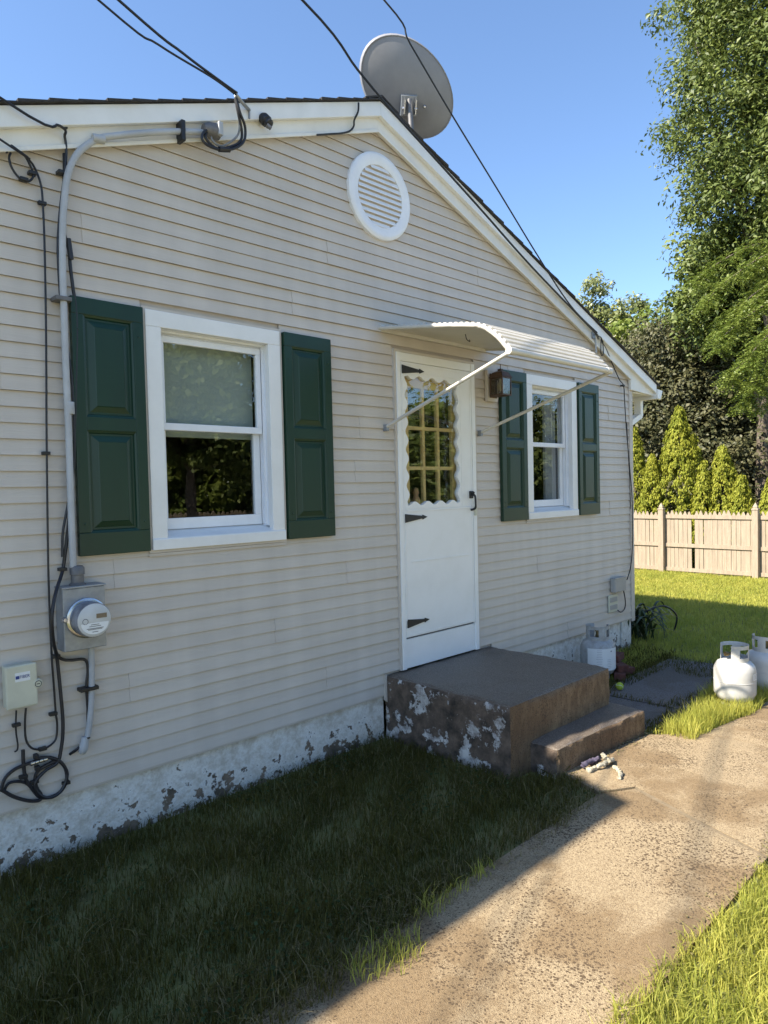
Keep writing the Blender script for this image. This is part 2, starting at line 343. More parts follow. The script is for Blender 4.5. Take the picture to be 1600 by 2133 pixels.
jm=MB(); jm.v=[(3.500,-2.50,.0100),(3.545,-2.50,.0100),(3.845,-1.69,.0100),(3.797,-1.705,.0100)]; jm.f=[(0,1,2,3)]; jm.build('joint','joint_dirt',path)
patio=link('patio',None,(5.6,-.9,0)); tag(patio,'dark damp concrete patio slabs between the steps and the house corner','patio',kind='structure')
slab([(4.72,-.62),(4.73,-1.26),(5.42,-1.34),(5.38,-.58)],-.06,.008,'patio_concrete',patio)
slab([(5.40,-.58),(5.44,-1.33),(6.6,-1.22),(7.0,-.95),(6.9,-.55)],-.06,.010,'patio_concrete',patio)
# ================================================================== HOUSE
AX,AZ,K=3.46,4.295,.371          # rake line of the frieze
HX0,HX1,HY1=-.33,7.25,8.6
SB=.317                          # bottom of siding
def zi(x): return AZ-K*abs(x-AX)
house=thing('house',((HX0+HX1)/2,4,0),'single-storey house with beige clapboard siding, white gable trim and dark green shutters','house')
WINS=[(1.708,2.581),(5.241,6.084)]; WZ0,WZ1=1.49,2.782
DX0,DX1,DZ0,DZ1=3.605,4.503,.458,2.784
# sheathing behind the boards
mb=MB()
xs=[HX0+.01,WINS[0][0],WINS[0][1],DX0,DX1,WINS[1][0],WINS[1][1],HX1-.01]
for i in range(7):
    a,b=xs[i],xs[i+1]
    ta,tb=zi(a)+.02,zi(b)+.02
    segs=[(SB+.02,None)]
    if i in (1,5): segs=[(SB+.02,WZ0),(WZ1,None)]
    if i==3: segs=[(DZ1,None)]
    for z0,z1 in segs:
        if z1: mb.box(a,b,.012,.10,z0,z1)
        else:
            poly=[(a,z0),(b,z0),(b,tb)]+([(AX,AZ+.02)] if a<AX<b else [])+[(a,ta)]
            mb.prism(poly,.012,.10)
mb.build('gable_wall','trim_grey',house)
# clapboards
EXP=.0762
joints={5:[1.56],6:[1.56],13:[1.50],14:[1.50],20:[3.2],21:[3.2],9:[5.4],10:[5.4],28:[6.75],29:[6.75],36:[1.4],37:[1.4],41:[4.6],42:[4.6],2:[2.9],3:[2.9],17:[6.4],18:[6.4],0:[5.9],1:[5.9],7:[2.5],8:[2.5],11:[3.1],12:[3.1],24:[3.25],25:[3.25],31:[5.0],32:[5.0],34:[2.7],35:[2.7],39:[3.0],40:[3.0],45:[3.6],46:[3.6],26:[1.0],27:[1.0],15:[6.75],16:[6.75]}
def board(x0b,x1b,x0t,x1t,z0,z1,proud=0.0):
    mb=MB(); y0=-.0135-proud; y1=-.0022-proud
    mb.v=[(x0b,y0,z0),(x1b,y0,z0),(x1t,y1,z1),(x0t,y1,z1),(x0b,.006,z0+.004),(x1b,.006,z0+.004),(x1t,.006,z1),(x0t,.006,z1),(x0b,y0+.0012,z0-.0),(x1b,y0+.0012,z0)]
    mb.f=[(0,1,2,3),(0,4,5,1),(3,2,6,7),(0,3,7,4),(1,5,6,2)]
    mb.v=mb.v[:8]
    return mb.build('siding_board','siding',house)
nc=int((AZ-SB)/EXP)+1
for i in range(nc):
    z0=SB+i*EXP; z1=z0+EXP-.0004
    hb=(AZ+.03-z0)/K; ht=max((AZ+.03-z1)/K,.01)
    if hb<.06: break
    L0,R0=max(HX0,AX-hb),min(HX1-.02,AX+hb); L1,R1=max(HX0,AX-ht),min(HX1-.02,AX+ht)
    cuts=[]
    for a,b in WINS:
        if z1>WZ0-.012 and z0<WZ1+.012: cuts.append((a-.016,b+.016))
    if z0<DZ1+.02: cuts.append((DX0-.02,DX1+.02))
    if z1<.455: cuts=[(3.44,4.70)]
    elif z0<.455: cuts=[(3.44,4.70)]
    segs=[];x=L0
    for a,b in sorted(cuts): segs.append((x,a)); x=b
    segs.append((x,R0))
    out=[]
    for a,b in segs:
        for j in joints.get(i,[]):
            if a+.1<j<b-.1: out.append((a,j+.01,0)); a=j; out.append((a,b,.0035)); break
        else: out.append((a,b,0))
    for a,b,pr in out:
        board(a,b,max(a,L1) if a==L0 else a,min(b,R1) if b==R0 else b,z0,z1,pr)
# right side wall + back + left as boarded walls
mb=MB()
mb.box(HX1-.11,HX1-.004,.11,HY1,SB,2.85); mb.box(HX0+.004,HX0+.1,.11,HY1,SB,2.85)
mb.prism([(HX0,SB),(HX1,SB),(HX1,zi(HX1)),(AX,AZ),(HX0,zi(HX0))],HY1-.1,HY1)
mb.build('side_wall','trim_grey',house)
bm_side=None
for i in range(33):
    z0=SB+i*EXP; z1=z0+EXP-.0004
    for xw,sg in ((HX1-.002,1),(HX0+.002,-1)):
        mb=MB(); xa=xw+sg*.0135; xb=xw+sg*.0022
        mb.v=[(xa,.02,z0),(xa,HY1,z0),(xb,HY1,z1),(xb,.02,z1),(xw-sg*.006,.02,z0),(xw-sg*.006,HY1,z0),(xw-sg*.006,HY1,z1),(xw-sg*.006,.02,z1)]
        mb.f=[(0,1,2,3),(0,4,5,1),(3,2,6,7),(0,3,7,4),(1,5,6,2)]
        mb.build('siding_board','siding',house)
# corner boards
MB().prism([(HX1-.055,-.019),(HX1+.019,-.019),(HX1+.019,.06),(HX1+.003,.06),(HX1+.003,-.002),(HX1-.055,-.002)],SB-.035,2.84,'z').build('corner_board','trim_grey',house)
MB().prism([(HX0+.055,-.019),(HX0-.019,-.019),(HX0-.019,.06),(HX0-.003,.06),(HX0-.003,-.002),(HX0+.055,-.002)],SB-.035,2.84,'z').build('corner_board','trim_grey',house)
# starter strip / J trims
MB().box(HX0,3.44,-.010,.004,SB-.012,SB-.001).build('starter_strip','trim_grey',house)
MB().box(4.70,HX1-.06,-.010,.004,SB-.012,SB-.001).build('starter_strip','trim_grey',house)
MB().prism([(3.425,.28),(3.445,.26),(3.447,.46),(3.43,.465)],-.022,-.003).build('cut_trim','trim_grey',house)
# foundation
mb=MB(); mb.box(HX0+.02,3.445,.022,.20,-.3,SB-.0); mb.box(4.695,7.0,.022,.20,-.3,SB); mb.box(HX1-.20,HX1-.02,.203,HY1-.02,-.3,SB); mb.box(HX0+.02,HX0+.2,.203,HY1-.02,-.3,SB)
mb.build('foundation','foundation',house)
mb=MB(); mb.box(7.02,HX1-.02,.008,.20,-.3,SB-.002); mb.build('foundation_pier','foundation',house,bev=.006)
# rake boards (frieze), trims, soffit, fascia
def rakepoly(lo,hi,xend,xs=1):
    return [(AX,AZ+lo),(AX+xs*xend,AZ+lo-K*xend),(AX+xs*xend,AZ+hi-K*xend),(AX,AZ+hi)]
EV=4.273
for sg in (1,-1):
    xe=HX1-.07-AX
    poly=[(AX,AZ),(AX+sg*xe,AZ-K*xe),(AX+sg*(xe+.01),2.80),(AX+sg*(EV-.04),2.775),(AX+sg*EV,AZ+.12-K*EV),(AX,AZ+.12)]
    MB().prism(poly,-.045,-.016).build('rake_board','rake_white',house,bev=.002)
    MB().prism(rakepoly(-.014,.008,xe,sg),-.056,-.0455).build('rake_moulding','rake_white',house,bev=.003)
    MB().prism(rakepoly(.088,.188,EV+.0,sg),-.080,-.0455).build('rake_trim','trim_white',house,bev=.004)
    # soffit and fascia along the eave
    x0,x1=AX+sg*(HX1-AX+.02),AX+sg*(EV-.03)
    MB().box(min(x0,x1),max(x0,x1),-.0155,HY1,2.776,2.79).build('soffit','rake_white',house)
    xf=AX+sg*(EV-.012)
    MB().box(xf-.012,xf+.012,-.044,HY1+.05,2.77,AZ+.155-K*EV).build('fascia','trim_white',house)
    # gutter
    gx=AX+sg*(EV+.003); gz=AZ+.135-K*EV
    prof=[(gx,gz),(gx,gz-.105),(gx+sg*.075,gz-.105),(gx+sg*.112,gz-.05),(gx+sg*.125,gz-.008),(gx+sg*.118,gz-.008),(gx+sg*.105,gz-.05),(gx+sg*.07,gz-.098),(gx+sg*.006,gz-.098),(gx+sg*.006,gz)]
    gt=MB().prism(prof,-.085,HY1+.04).build('gutter','trim_white',house)
    MB().prism(prof[:5],-.088,-.0855).build('end_cap','trim_white',gt)
# downspout on the right
gx=AX+EV+.05; gz=AZ+.135-K*EV-.105
dn=MB()
def sq(path,wd,hd):
    pts=[Vector(p) for p in path]
    for a,b in zip(pts[:-1],pts[1:]):
        d=(b-a).normalized(); s1=Vector((0,1,0)); s2=d.cross(s1).normalized()
        q=lambda c:[c+s1*wd+s2*hd,c-s1*wd+s2*hd,c-s1*wd-s2*hd,c+s1*wd-s2*hd]
        dn.hexa(q(a-d*hd*.5),q(b+d*hd*.5))
sq([(gx,.16,gz+.02),(gx,.16,gz-.16)],.04,.03); sq([(gx,.16,gz-.17),(HX1+.06,.16,gz-.36)],.0385,.029); sq([(HX1+.055,.16,gz-.36),(HX1+.055,.16,.30)],.04,.03); sq([(HX1+.055,.16,.30),(HX1+.16,.16,.17)],.0385,.029)
dn.build('downspout','trim_white',house)
# roof deck and shingle courses
RT=.19
for sg in (1,-1):
    poly=[(AX,AZ+RT-.06),(AX+sg*(EV+.01),AZ+RT-.06-K*(EV+.01)),(AX+sg*(EV+.01),AZ+RT-K*(EV+.01)),(AX,AZ+RT)]
    MB().prism(poly,-.0445,HY1+.08).build('roof_deck','trim_grey',house)
    n=31; ln=(EV+.06)/n
    for i in range(n):
        a=EV+.05-i*ln; b=max(a-ln*1.25,0)
        t0=.014+random.uniform(-.002,.003)
        ov=-.094-random.uniform(0,.014)
        poly=[(AX+sg*a,AZ+RT+.003-K*a),(AX+sg*a,AZ+RT+.004+t0-K*a),(AX+sg*b,AZ+RT+.007-K*b),(AX+sg*b,AZ+RT+.001-K*b)]
        MB().prism(poly,ov,HY1+.10).build('shingle_course','shingle',house)
MB().prism([(AX-.16,AZ+RT+.016-K*.16),(AX,AZ+RT+.022),(AX+.16,AZ+RT+.016-K*.16),(AX+.16,AZ+RT+.026-K*.16),(AX,AZ+RT+.034),(AX-.16,AZ+RT+.026-K*.16)],-.10,HY1+.1).build('ridge_cap','shingle',house)
# taller part of the house to the left, outside the picture; it shades the grass bed
XR,XL,YE,HE,rk,ym=-1.17,-8.2,-.08,5.0,.30,3.6
MB().box(XL+.2,XR-.2,.32,6.9,-.2,HE-.02).build('tall_wall','siding',house)
mb=MB()
for ye in (YE,2*ym-YE):
    mb.prism([(ye,HE-.09),(ym,HE-.09+rk*(ym-YE)),(ym,HE+rk*(ym-YE)),(ye,HE)],XL,XR,'x')
mb.build('tall_roof','shingle',house)
MB().prism([(.33,HE-.0195),(6.89,HE-.0195),(ym,HE-.03+rk*3.28)],XL+.21,XR-.21,'x').build('tall_gable','siding',house)
MB().box(XR-.199,HX0+.003,1.6,5.0,-.2,2.6).build('link_wall','siding',house)
# ------------------------------------------------------------------ windows
def rectframe(mb,x0,x1,z0,z1,wl,wr,wb,wt,y0,y1):
    mb.box(x0,x1,y0,y1,z1-wt,z1); mb.box(x0,x1,y0,y1,z0,z0+wb)
    mb.box(x0,x0+wl,y0,y1,z0+wb,z1-wt); mb.box(x1-wr,x1,y0,y1,z0+wb,z1-wt); return mb
def pq(x0,x1,y,z0,z1):
    mb=MB(); mb.v=[(x0,y,z0),(x1,y,z0),(x1,y,z1),(x0,y,z1)]; mb.f=[(0,1,2,3)]; return mb
def window(x0,x1,idx):
    w=link('window',None,((x0+x1)/2,0,WZ0),house)
    # grey channel round the casing
    rectframe(MB(),x0-.016,x1+.016,WZ0-.016,WZ1+.016,.0155,.0155,.0155,.0155,-.0245,.010).build('channel_trim','trim_grey',w)
    MB().box(x0-.016,x1+.016,-.020,.004,WZ0-.034,WZ0-.018).build('channel_trim','trim_grey',w)
    mb=MB(); cw=.088
    mb.box(x0,x0+cw,-.032,.012,WZ0+.062,WZ1-cw); mb.box(x1-cw,x1,-.032,.012,WZ0+.062,WZ1-cw)
    mb.box(x0,x1,-.0315,.012,WZ1-cw+.0004,WZ1)
    mb.build('casing','trim_white',w,bev=.003)
    sill=MB().prism([(-.040,WZ0+.0),(.012,WZ0+.0),(.10,WZ0+.0),(.10,WZ0+.105),(-.034,WZ0+.062),(-.040,WZ0+.056)],x0-.002,x1+.002,'x').build('sill','trim_white',w,bev=.002)
    ix0,ix1,iz0,iz1=x0+cw,x1-cw,WZ0+.062,WZ1-cw
    # jamb liner with tracks
    mb=MB(); mb.box(ix0-.012,ix0,.0125,.135,iz0+.03,iz1); mb.box(ix1,ix1+.012,.0125,.135,iz0+.03,iz1); mb.box(ix0-.012,ix1+.012,.0125,.135,iz1+.0005,iz1+.012)
    for xx,s in ((ix0,1),(ix1,-1)):
        for yy in (.030,.062,.098):
            a,b=sorted((xx,xx+s*.012)); mb.box(a,b,yy,yy+.006,iz0+.045,iz1-.001)
    for yy in (.026,.050): mb.box(ix0,ix1,yy,yy+.008,iz1-.012 if yy<.04 else iz1-.022,iz1)
    mb.build('jamb','vinyl_white',w)
    zm=WZ0+.67 
    sx0,sx1=ix0+.013,ix1-.013
    # upper sash (outer track) and lower sash (inner track)
    us=rectframe(MB(),sx0,sx1,zm-.012,iz1-.024,.034,.034,.040,.036,.038,.061).build('sash','vinyl_white',w,bev=.003)
    ls=rectframe(MB(),sx0,sx1,iz0+.040,zm+.024,.045,.045,.062,.034,.069,.095).build('sash','vinyl_white',w,bev=.003)
    pq(sx0+.03,sx1-.03,.050,zm+.02,iz1-.055).build('pane','glass',w)
    pq(sx0+.04,sx1-.04,.082,iz0+.095,zm-.006).build('pane','glass',w)
    # room behind
    mb=MB(); rx0,rx1,ry0,ry1,rz0,rz1=x0-.35,x1+.6,.14,2.4,.7,2.92
    k=len(mb.v); mb.box(rx0,rx1,ry0,ry1,rz0,rz1); mb.f=[f for j,f in enumerate(mb.f) if j!=2]
    mb.box(rx0,ix0-.013,ry0-.02,ry0,rz0,rz1); mb.box(ix1+.013,rx1,ry0-.02,ry0,rz0,rz1)
    mb.build('room','room_dark',w)
    if idx==0:
        mb=MB(); mb.prism([(sx0+.01,2.125),(sx1-.01,2.125),(sx1-.01,iz1),(sx0+.01,iz1)],.125,.128); mb.build('roller_blind','blind',w)
        MB().tube([(sx0+.01,.127,2.125),(sx1-.01,.127,2.125)],.008).build('blind_rail','blind',w)
    else:
        for xa,xb in ((sx0+.0,sx0+.20),(sx1-.16,sx1)):
            mb=MB(); n=28; pts=[(xa+(xb-xa)*q/n,.165+.022*math.sin(q*1.5)+.008*math.sin(q*.7)) for q in range(n+1)]
            for q in range(n):
                (a,b),(c,d)=pts[q],pts[q+1]; kk=len(mb.v); mb.v+=[(a,b,1.35),(c,d,1.35),(c,d,2.75),(a,b,2.75)]; mb.f.append((kk,kk+1,kk+2,kk+3))
            mb.build('curtain','curtain',w,smooth=True)
    return w
for i,(a,b) in enumerate(WINS): window(a,b,i)
# ------------------------------------------------------------------ shutters
def shutter(x0,x1):
    z0,z1=WZ0,WZ1; y0=-.047
    s=link('shutter',None,((x0+x1)/2,-.03,z0),house)
    st=.058; mid=z0+.665
    mb=MB(); rectframe(mb,x0,x1,z0,z1,st,st,.115,.085,y0,-.0145)
    mb.box(x0+st,x1-st,y0,-.0145,mid-.035,mid+.035)
    mb.build('frame','shutter_green',s,bev=.003)
    for a,b in ((z0+.115,mid-.035),(mid+.035,z1-.085)):
        xa,xb=x0+st,x1-st
        # recess with ogee step then raised field
        steps=[(0,y0+.004),(.010,y0+.009),(.014,y0+.018),(.024,y0+.018),(.052,y0+.006),(.056,y0+.003)]
        mb=MB(); rings=[]
        for d,y in steps:
            k=len(mb.v); mb.v+=[(xa+d,y,a+d),(xb-d,y,a+d),(xb-d,y,b-d),(xa+d,y,b-d)]; rings.append(k)
        for p,q in zip(rings[:-1],rings[1:]):
            for j in range(4): mb.f.append((p+j,p+(j+1)%4,q+(j+1)%4,q+j))
        q=rings[-1]; mb.f.append((q,q+1,q+2,q+3)); mb.build('raised_panel','shutter_green',s)
    for zz in (z0+.16,z1-.16):
        for xx in (x0+.03,x1-.03): MB().lathe([(.006,0),(.0055,.002),(.001,.004)],(xx,y0,zz),(0,-1,0),8).build('screw','shutter_green',s)
    return s
for a,b in ((1.318,1.690),(2.603,2.980),(4.848,5.222),(6.104,6.490)): shutter(a,b)
# ------------------------------------------------------------------ door
dr=link('storm_door',None,((DX0+DX1)/2,0,DZ0),house)
mb=MB(); mb.box(DX0,DX0+.040,-.034,.10,DZ0,DZ1); mb.box(DX1-.044,DX1,-.034,.10,DZ0,DZ1); mb.box(DX0+.0402,DX1-.0442,-.030,.10,DZ1-.062,DZ1-.0005)
mb.build('door_frame','door_white',dr,bev=.003)
MB().prism([(DX0-.02,DZ0-.0),(DX0-.0005,DZ0),(DX0-.0005,DZ1+.0005),(DX1+.0005,DZ1+.0005),(DX1+.0005,DZ0),(DX1+.02,DZ0),(DX1+.02,DZ1+.02),(DX0-.02,DZ1+.02)],-.026,.010).build('channel_trim','trim_grey',dr)
MB().box(DX0+.041,DX1-.045,-.020,.07,DZ0+.002,.6755).build('kick_board','door_white',dr,bev=.002)
MB().box(DX0+.041,DX1-.045,-.012,.07,.676,.690).build('threshold_gap','galv_dark',dr)
lx0,lx1,lz0,lz1=3.650,4.455,.691,2.718
gx0,gx1=P(848,915,-.03).x,P(954,915,-.03).x; gz1,gz0=P(880,789,-.03).z,P(905,1047,-.03).z
LF,LB=-.030,.004
def wavy(n):
    pts=[]
    def edge(ax,ay,bx,by,nx,ny,cnt):
        m=cnt*8
        for i in range(m):
            t=i/m; w=.015*math.cos(2*math.pi*cnt*t)
            pts.append((ax+(bx-ax)*t+nx*w,ay+(by-ay)*t+ny*w))
    edge(gx0,gz0,gx1,gz0,0,-1,4); edge(gx1,gz0,gx1,gz1,1,0,7); edge(gx1,gz1,gx0,gz1,0,1,4); edge(gx0,gz1,gx0,gz0,-1,0,7); return pts
inn=wavy(0); zmid=1.636
ex0,ex1=lx0,lx1
cx,cz=(gx0+gx1)/2,(gz0+gz1)/2
def onrect(p):
    dx,dz=p[0]-cx,p[1]-cz
    ts=[]
    if abs(dx)>1e-9: ts.append(((ex1 if dx>0 else ex0)-cx)/dx)
    if abs(dz)>1e-9: ts.append(((lz1 if dz>0 else zmid)-cz)/dz)
    t=min(ts); return (cx+dx*t,cz+dz*t)
out=[onrect(p) for p in inn]
for cc in ((ex0,zmid),(ex1,zmid),(ex1,lz1),(ex0,lz1)):
    j=min(range(len(out)),key=lambda q:(out[q][0]-cc[0])**2+(out[q][1]-cc[1])**2); out[j]=cc
mb=MB(); n=len(inn)
for y in (LF,LB):
    mb.v+=[(p[0],y,p[1]) for p in out]; mb.v+=[(p[0],y,p[1]) for p in inn]
for i in range(n):
    j=(i+1)%n
    mb.f+=[(i,j,n+j,n+i),(2*n+i,3*n+i,3*n+j,2*n+j),(n+i,n+j,3*n+j,3*n+i),(i,2*n+i,2*n+j,j)]
mb.build('door_leaf','door_white',dr)
mb=MB(); mb.box(lx0,lx1,LF,LB,lz0,zmid-.0005); mb.build('lower_panel','door_white',dr,bev=.002)
# pressed ridges of the lower panel
mb=MB(); mb.box(lx0+.03,lx1-.03,LF-.005,LF-.0003,zmid-.018,zmid-.004); mb.box(lx0+.07,lx1-.06,LF-.004,LF-.0003,1.240,1.252); mb.build('panel_rib','door_white',dr,bev=.0015)
mb=MB(); rectframe(mb,lx0+.012,lx1-.012,lz0+.012,lz1-.012,.007,.007,.007,.007,LF-.003,LF-.0003); mb.build('panel_rib','door_white',dr)
rectframe(MB(),gx0-.02-.02,gx1+.04,gz0-.035,gz1+.04,.006,.006,.006,.006,LF-.0025,LF-.0002).build('glazing_bead','door_white',dr)
pq(gx0-.06,gx1+.06,-.010,gz0-.06,gz1+.06).build('pane','glass',dr)
# strap hinges with spear tips
for zz in (lz1-.055,zmid-.062,lz0+.105):
    mb=MB(); x=lx0+.006
    mb.prism([(x,zz-.034),(x,zz+.030),(x+.185,zz+.010),(x+.185,zz-.010)],LF-.010,LF-.0035)
    mb.prism([(x+.186,zz-.018),(x+.186,zz+.018),(x+.240,zz)],LF-.011,LF-.0035)
    mb.build('strap_hinge','black_iron',dr,bev=.002)
for zz in (2.25,1.95,1.35,1.05,.85):
    MB().box(lx0-.006,lx0+.006,LF-.008,LF-.0005,zz-.035,zz+.035).build('side_hinge','door_white',dr,bev=.002)
hz=P(973,1045,-.04).z; hx=lx1-.028
h=MB().box(hx-.020,hx+.022,LF-.014,LF-.0005,hz+.025,hz+.085).build('handle','black_iron',dr,bev=.004)
MB().tube(spline([(hx,LF-.012,hz+.055),(hx,LF-.045,hz+.045),(hx,LF-.050,hz-.02),(hx,LF-.045,hz-.055),(hx,LF-.004,hz-.068)],5),.009,8).build('grip','black_iron',h,smooth=True)
MB().lathe([(.012,0),(.012,.018),(.008,.024)],(hx,LF-.014,hz+.07),(0,-1,0),10).build('thumb_latch','black_iron',h,smooth=True)
MB().box(DX1-.040,DX1-.012,-.046,-.0345,hz-.115,hz-.045).build('strike_plate','box_beige',dr,bev=.002)
# inner door with a nine-light window
iy=.030
inner=MB(); rectframe(inner,lx0,lx1,lz0,lz1,.13,.17,.95,.17,iy,iy+.035); inner.build('inner_door','wood_warm_light',dr)
ia,ib,ic,id_=lx0+.13,lx1-.17,lz0+.95,lz1-.17
for k in (1,2): MB().box(ia+(ib-ia)*k/3-.013,ia+(ib-ia)*k/3+.013,iy+.002,iy+.03,ic,id_).build('muntin','wood_warm_light',dr)
for k in (1,2): MB().box(ia,ib,iy-.0,iy+.032,ic+(id_-ic)*k/3-.013,ic+(id_-ic)*k/3+.013).build('muntin','wood_warm_light',dr)
pq(ia,ib,iy+.016,ic,id_).build('pane','glass',dr)
mb=MB(); mb.box(lx0-.3,lx1+.3,.12,2.2,.45,2.9); mb.f=[f for j,f in enumerate(mb.f) if j!=2]; mb.build('hall','room_dark',dr)
mb=MB(); mb.lathe([(.02,0),(.035,.02),(.03,.06),(.018,.09),(.024,.11),(.016,.14),(.002,.15)],(P(868,1040,.03).x,.035,gz0-.03),(0,0,1),12); mb.build('figurine','figurine',dr,smooth=True)
# ------------------------------------------------------------------ gable vent
vx,vz=3.523*.99,1.79+2.084*.99
ve=link('gable_vent',None,(vx,-.02,vz),house)
mb=MB(); RO,RI=.300,.215; n=56
prof=[(RO,-.004),(RO,-.030),(RO-.012,-.040),(RO-.03,-.042),(RI+.02,-.036),(RI,-.030),(RI,-.004)]
for r,y in prof:
    for j in range(n): a=2*math.pi*j/n; mb.v.append((vx+r*math.cos(a),y,vz+r*math.sin(a)))
for i in range(len(prof)-1):
    for j in range(n): q=(j+1)%n; mb.f.append((i*n+j,i*n+q,(i+1)*n+q,(i+1)*n+j))
mb.build('ring','vinyl_white',ve,smooth=True)
mb=MB(); mb.lathe([(RI+.004,0),(RI+.004,.004)],(vx,-.0145,vz),(0,-1,0),48); mb.build('backing','trim_grey',ve)
nl=11
for i in range(nl):
    zc=vz-RI+(i+.5)*2*RI/nl; hw=math.sqrt(max(RI**2-(zc-vz)**2,0))-.002
    if hw<.03: continue
    MB().prism([(-.035,zc-.0155),(-.032,zc-.018),(-.0195,zc+.010),(-.0225,zc+.012)],vx-hw,vx+hw,'x').build('louver','vinyl_white',ve)
# ================================================================== STOOP
st=thing('concrete_steps',(4.07,-.6,0),'weathered concrete landing and step with peeling white paint below the storm door','steps')
def rough_block(name,x0,x1,y0,y1,z0,z1,parent,topm,sidem,frontm,chip=.012,res=.05,skew=0,seed=0):
    bm=bmesh.new(); nx,ny,nz=[max(2,int(round(d/res))) for d in (x1-x0,y1-y0,z1-z0)]
    grid={}
    def V(i,j,k):
        key=(i,j,k)
        if key not in grid:
            x=x0+(x1-x0)*i/nx; y=y0+(y1-y0)*j/ny; z=z0+(z1-z0)*k/nz
            ed=(i in (0,nx))+(j in (0,ny))+(k==nz)
            p=Vector((x,y,z)); n1=noise.noise(p*3.1+Vector((seed,0,0))); n2=noise.noise(p*19+Vector((0,seed,3))); n3=noise.noise(p*27)
            d=Vector((noise.noise(p*5+Vector((7,0,seed))),noise.noise(p*5+Vector((0,7,seed))),noise.noise(p*5+Vector((0,3,7)))))*.006+Vector((n3,n2,n1))*.002
            if ed>=2:
                c=chip*(.35+max(0,n2)*1.6+max(0,n1)*1.2)
                cen=Vector(((x0+x1)/2,(y0+y1)/2,z0))
                if i==0:d.x+=c
                if i==nx:d.x-=c
                if j==0:d.y+=c
                if k==nz:d.z-=c*.8
            d.y+=skew*(x-x0)/(x1-x0) if j==0 else 0
            grid[key]=bm.verts.new(p+d)
        return grid[key]
    def quad(a,b,c,d,mi):
        f=bm.faces.new((V(*a),V(*b),V(*c),V(*d))); f.material_index=mi
    for i in range(nx):
        for j in range(ny): quad((i,j,nz),(i+1,j,nz),(i+1,j+1,nz),(i,j+1,nz),0)
        for k in range(nz): quad((i,0,k),(i+1,0,k),(i+1,0,k+1),(i,0,k+1),2)
    for j in range(ny):
        for k in range(nz):
            quad((0,j+1,k),(0,j,k),(0,j,k+1),(0,j+1,k+1),1); quad((nx,j,k),(nx,j+1,k),(nx,j+1,k+1),(nx,j,k+1),2)
    c=Vector(((x0+x1)/2,(y0+y1)/2,z0))
    for v in bm.verts: v.co-=c
    me=bpy.data.meshes.new(name); bm.to_mesh(me); bm.free()
    for m_ in (topm,sidem,frontm): me.materials.append(MT[m_])
    for p in me.polygons: p.use_smooth=True
    try: me.set_sharp_from_angle(angle=R(55))
    except Exception: pass
    return link(name,me,c,parent)
rough_block('landing',3.45,4.69,-1.09,.02,-.1,.447,st,'stoop_top','stoop_side','stoop_front',.014,.03,0,1)
rough_block('step',3.655,4.74,-1.285,-1.03,-.1,.178,st,'stoop_top','stoop_side','stoop_front',.013,.025,-.05,4)
# ================================================================== THINGS ON THE WALL
# ---- awning
aw=thing('door_awning',(4.07,0,2.93),'white ribbed metal awning on slanting struts above the storm door','awning')
AX0,AX1=3.458,4.672
pf=spline([(0,-.004,2.935),(0,-.45,2.868),(0,-.80,2.812),(0,-.93,2.775),(0,-1.03,2.705),(0,-1.12,2.605)],10)
pf=[(p.y,p.z) for p in pf]
def plen(pf):
    L=[0]
    for a,b in zip(pf[:-1],pf[1:]): L.append(L[-1]+math.hypot(b[0]-a[0],b[1]-a[1]))
    return L
Ls=plen(pf)
def at(s):
    s=min(max(s,0),Ls[-1]-1e-6)
    for i in range(len(Ls)-1):
        if Ls[i+1]>=s:
            t=(s-Ls[i])/(Ls[i+1]-Ls[i]); a,b=pf[i],pf[i+1]
            d=Vector((b[0]-a[0],b[1]-a[1])).normalized(); return Vector((a[0]+(b[0]-a[0])*t,a[1]+(b[1]-a[1])*t)),d
ns=26; dl=Ls[-1]/ns
for i in range(ns):
    a,da=at(i*dl); b,db=at((i+1)*dl); m,dm=at((i+.5)*dl)
    na=Vector((da.y,-da.x)); na=na if na.y>0 else -na
    nb=Vector((db.y,-db.x)); nb=nb if nb.y>0 else -nb
    nm=Vector((dm.y,-dm.x)); nm=nm if nm.y>0 else -nm
    poly=[tuple(a+na*.001),tuple(a*.92+b*.08+nm*.018),tuple(a*.42+b*.58+nm*.018),tuple(a*.36+b*.64+nm*.002),tuple(b+nb*.001),tuple(b-nb*.001),tuple(a-na*.001)]
    MB().prism(poly,AX0+.012,AX1-.012,'x').build('awning_slat','awning_white',aw)
for xx in (AX0,AX1):
    MB().tube([(xx,p[0],p[1]-.004) for p in pf],.0135,8).build('side_rail','awning_white',aw,smooth=True)
fb=MB().tube([(AX0-.01,-1.125,2.598),(AX1+.01,-1.125,2.598)],.021,10).build('front_bar','awning_white',aw,smooth=True)
MB().box(AX0,AX1,-.030,-.014,2.905,2.955).build('wall_rail','awning_white',aw,bev=.003)
for xx in (AX0+.02,AX1-.02):
    MB().lathe([(.010,-.032),(.0235,-.030),(.0245,.028),(.010,.031)],(xx,-1.125,2.598),(1,0,0),14).build('bar_bracket','awning_white',aw,smooth=True)
for a,b in (((AX0+.0,-1.115,2.585),(3.49,-.030,2.233)),((AX1,-1.115,2.585),(4.572,-.030,2.236))):
    MB().tube([a,b],.0125,10).build('strut','awning_white',aw,smooth=True)
    MB().box(b[0]-.014,b[0]+.014,-.045,-.010,b[2]-.030,b[2]+.018).build('strut_foot','galv',aw,bev=.002)
for xx in (AX0+.3,AX1-.3):
    MB().tube(spline([(xx,-.55,2.835),(xx,-.56,2.80),(xx+.02,-.57,2.785),(xx+.03,-.56,2.80)],4),.003,6).build('hook','black_iron',aw)
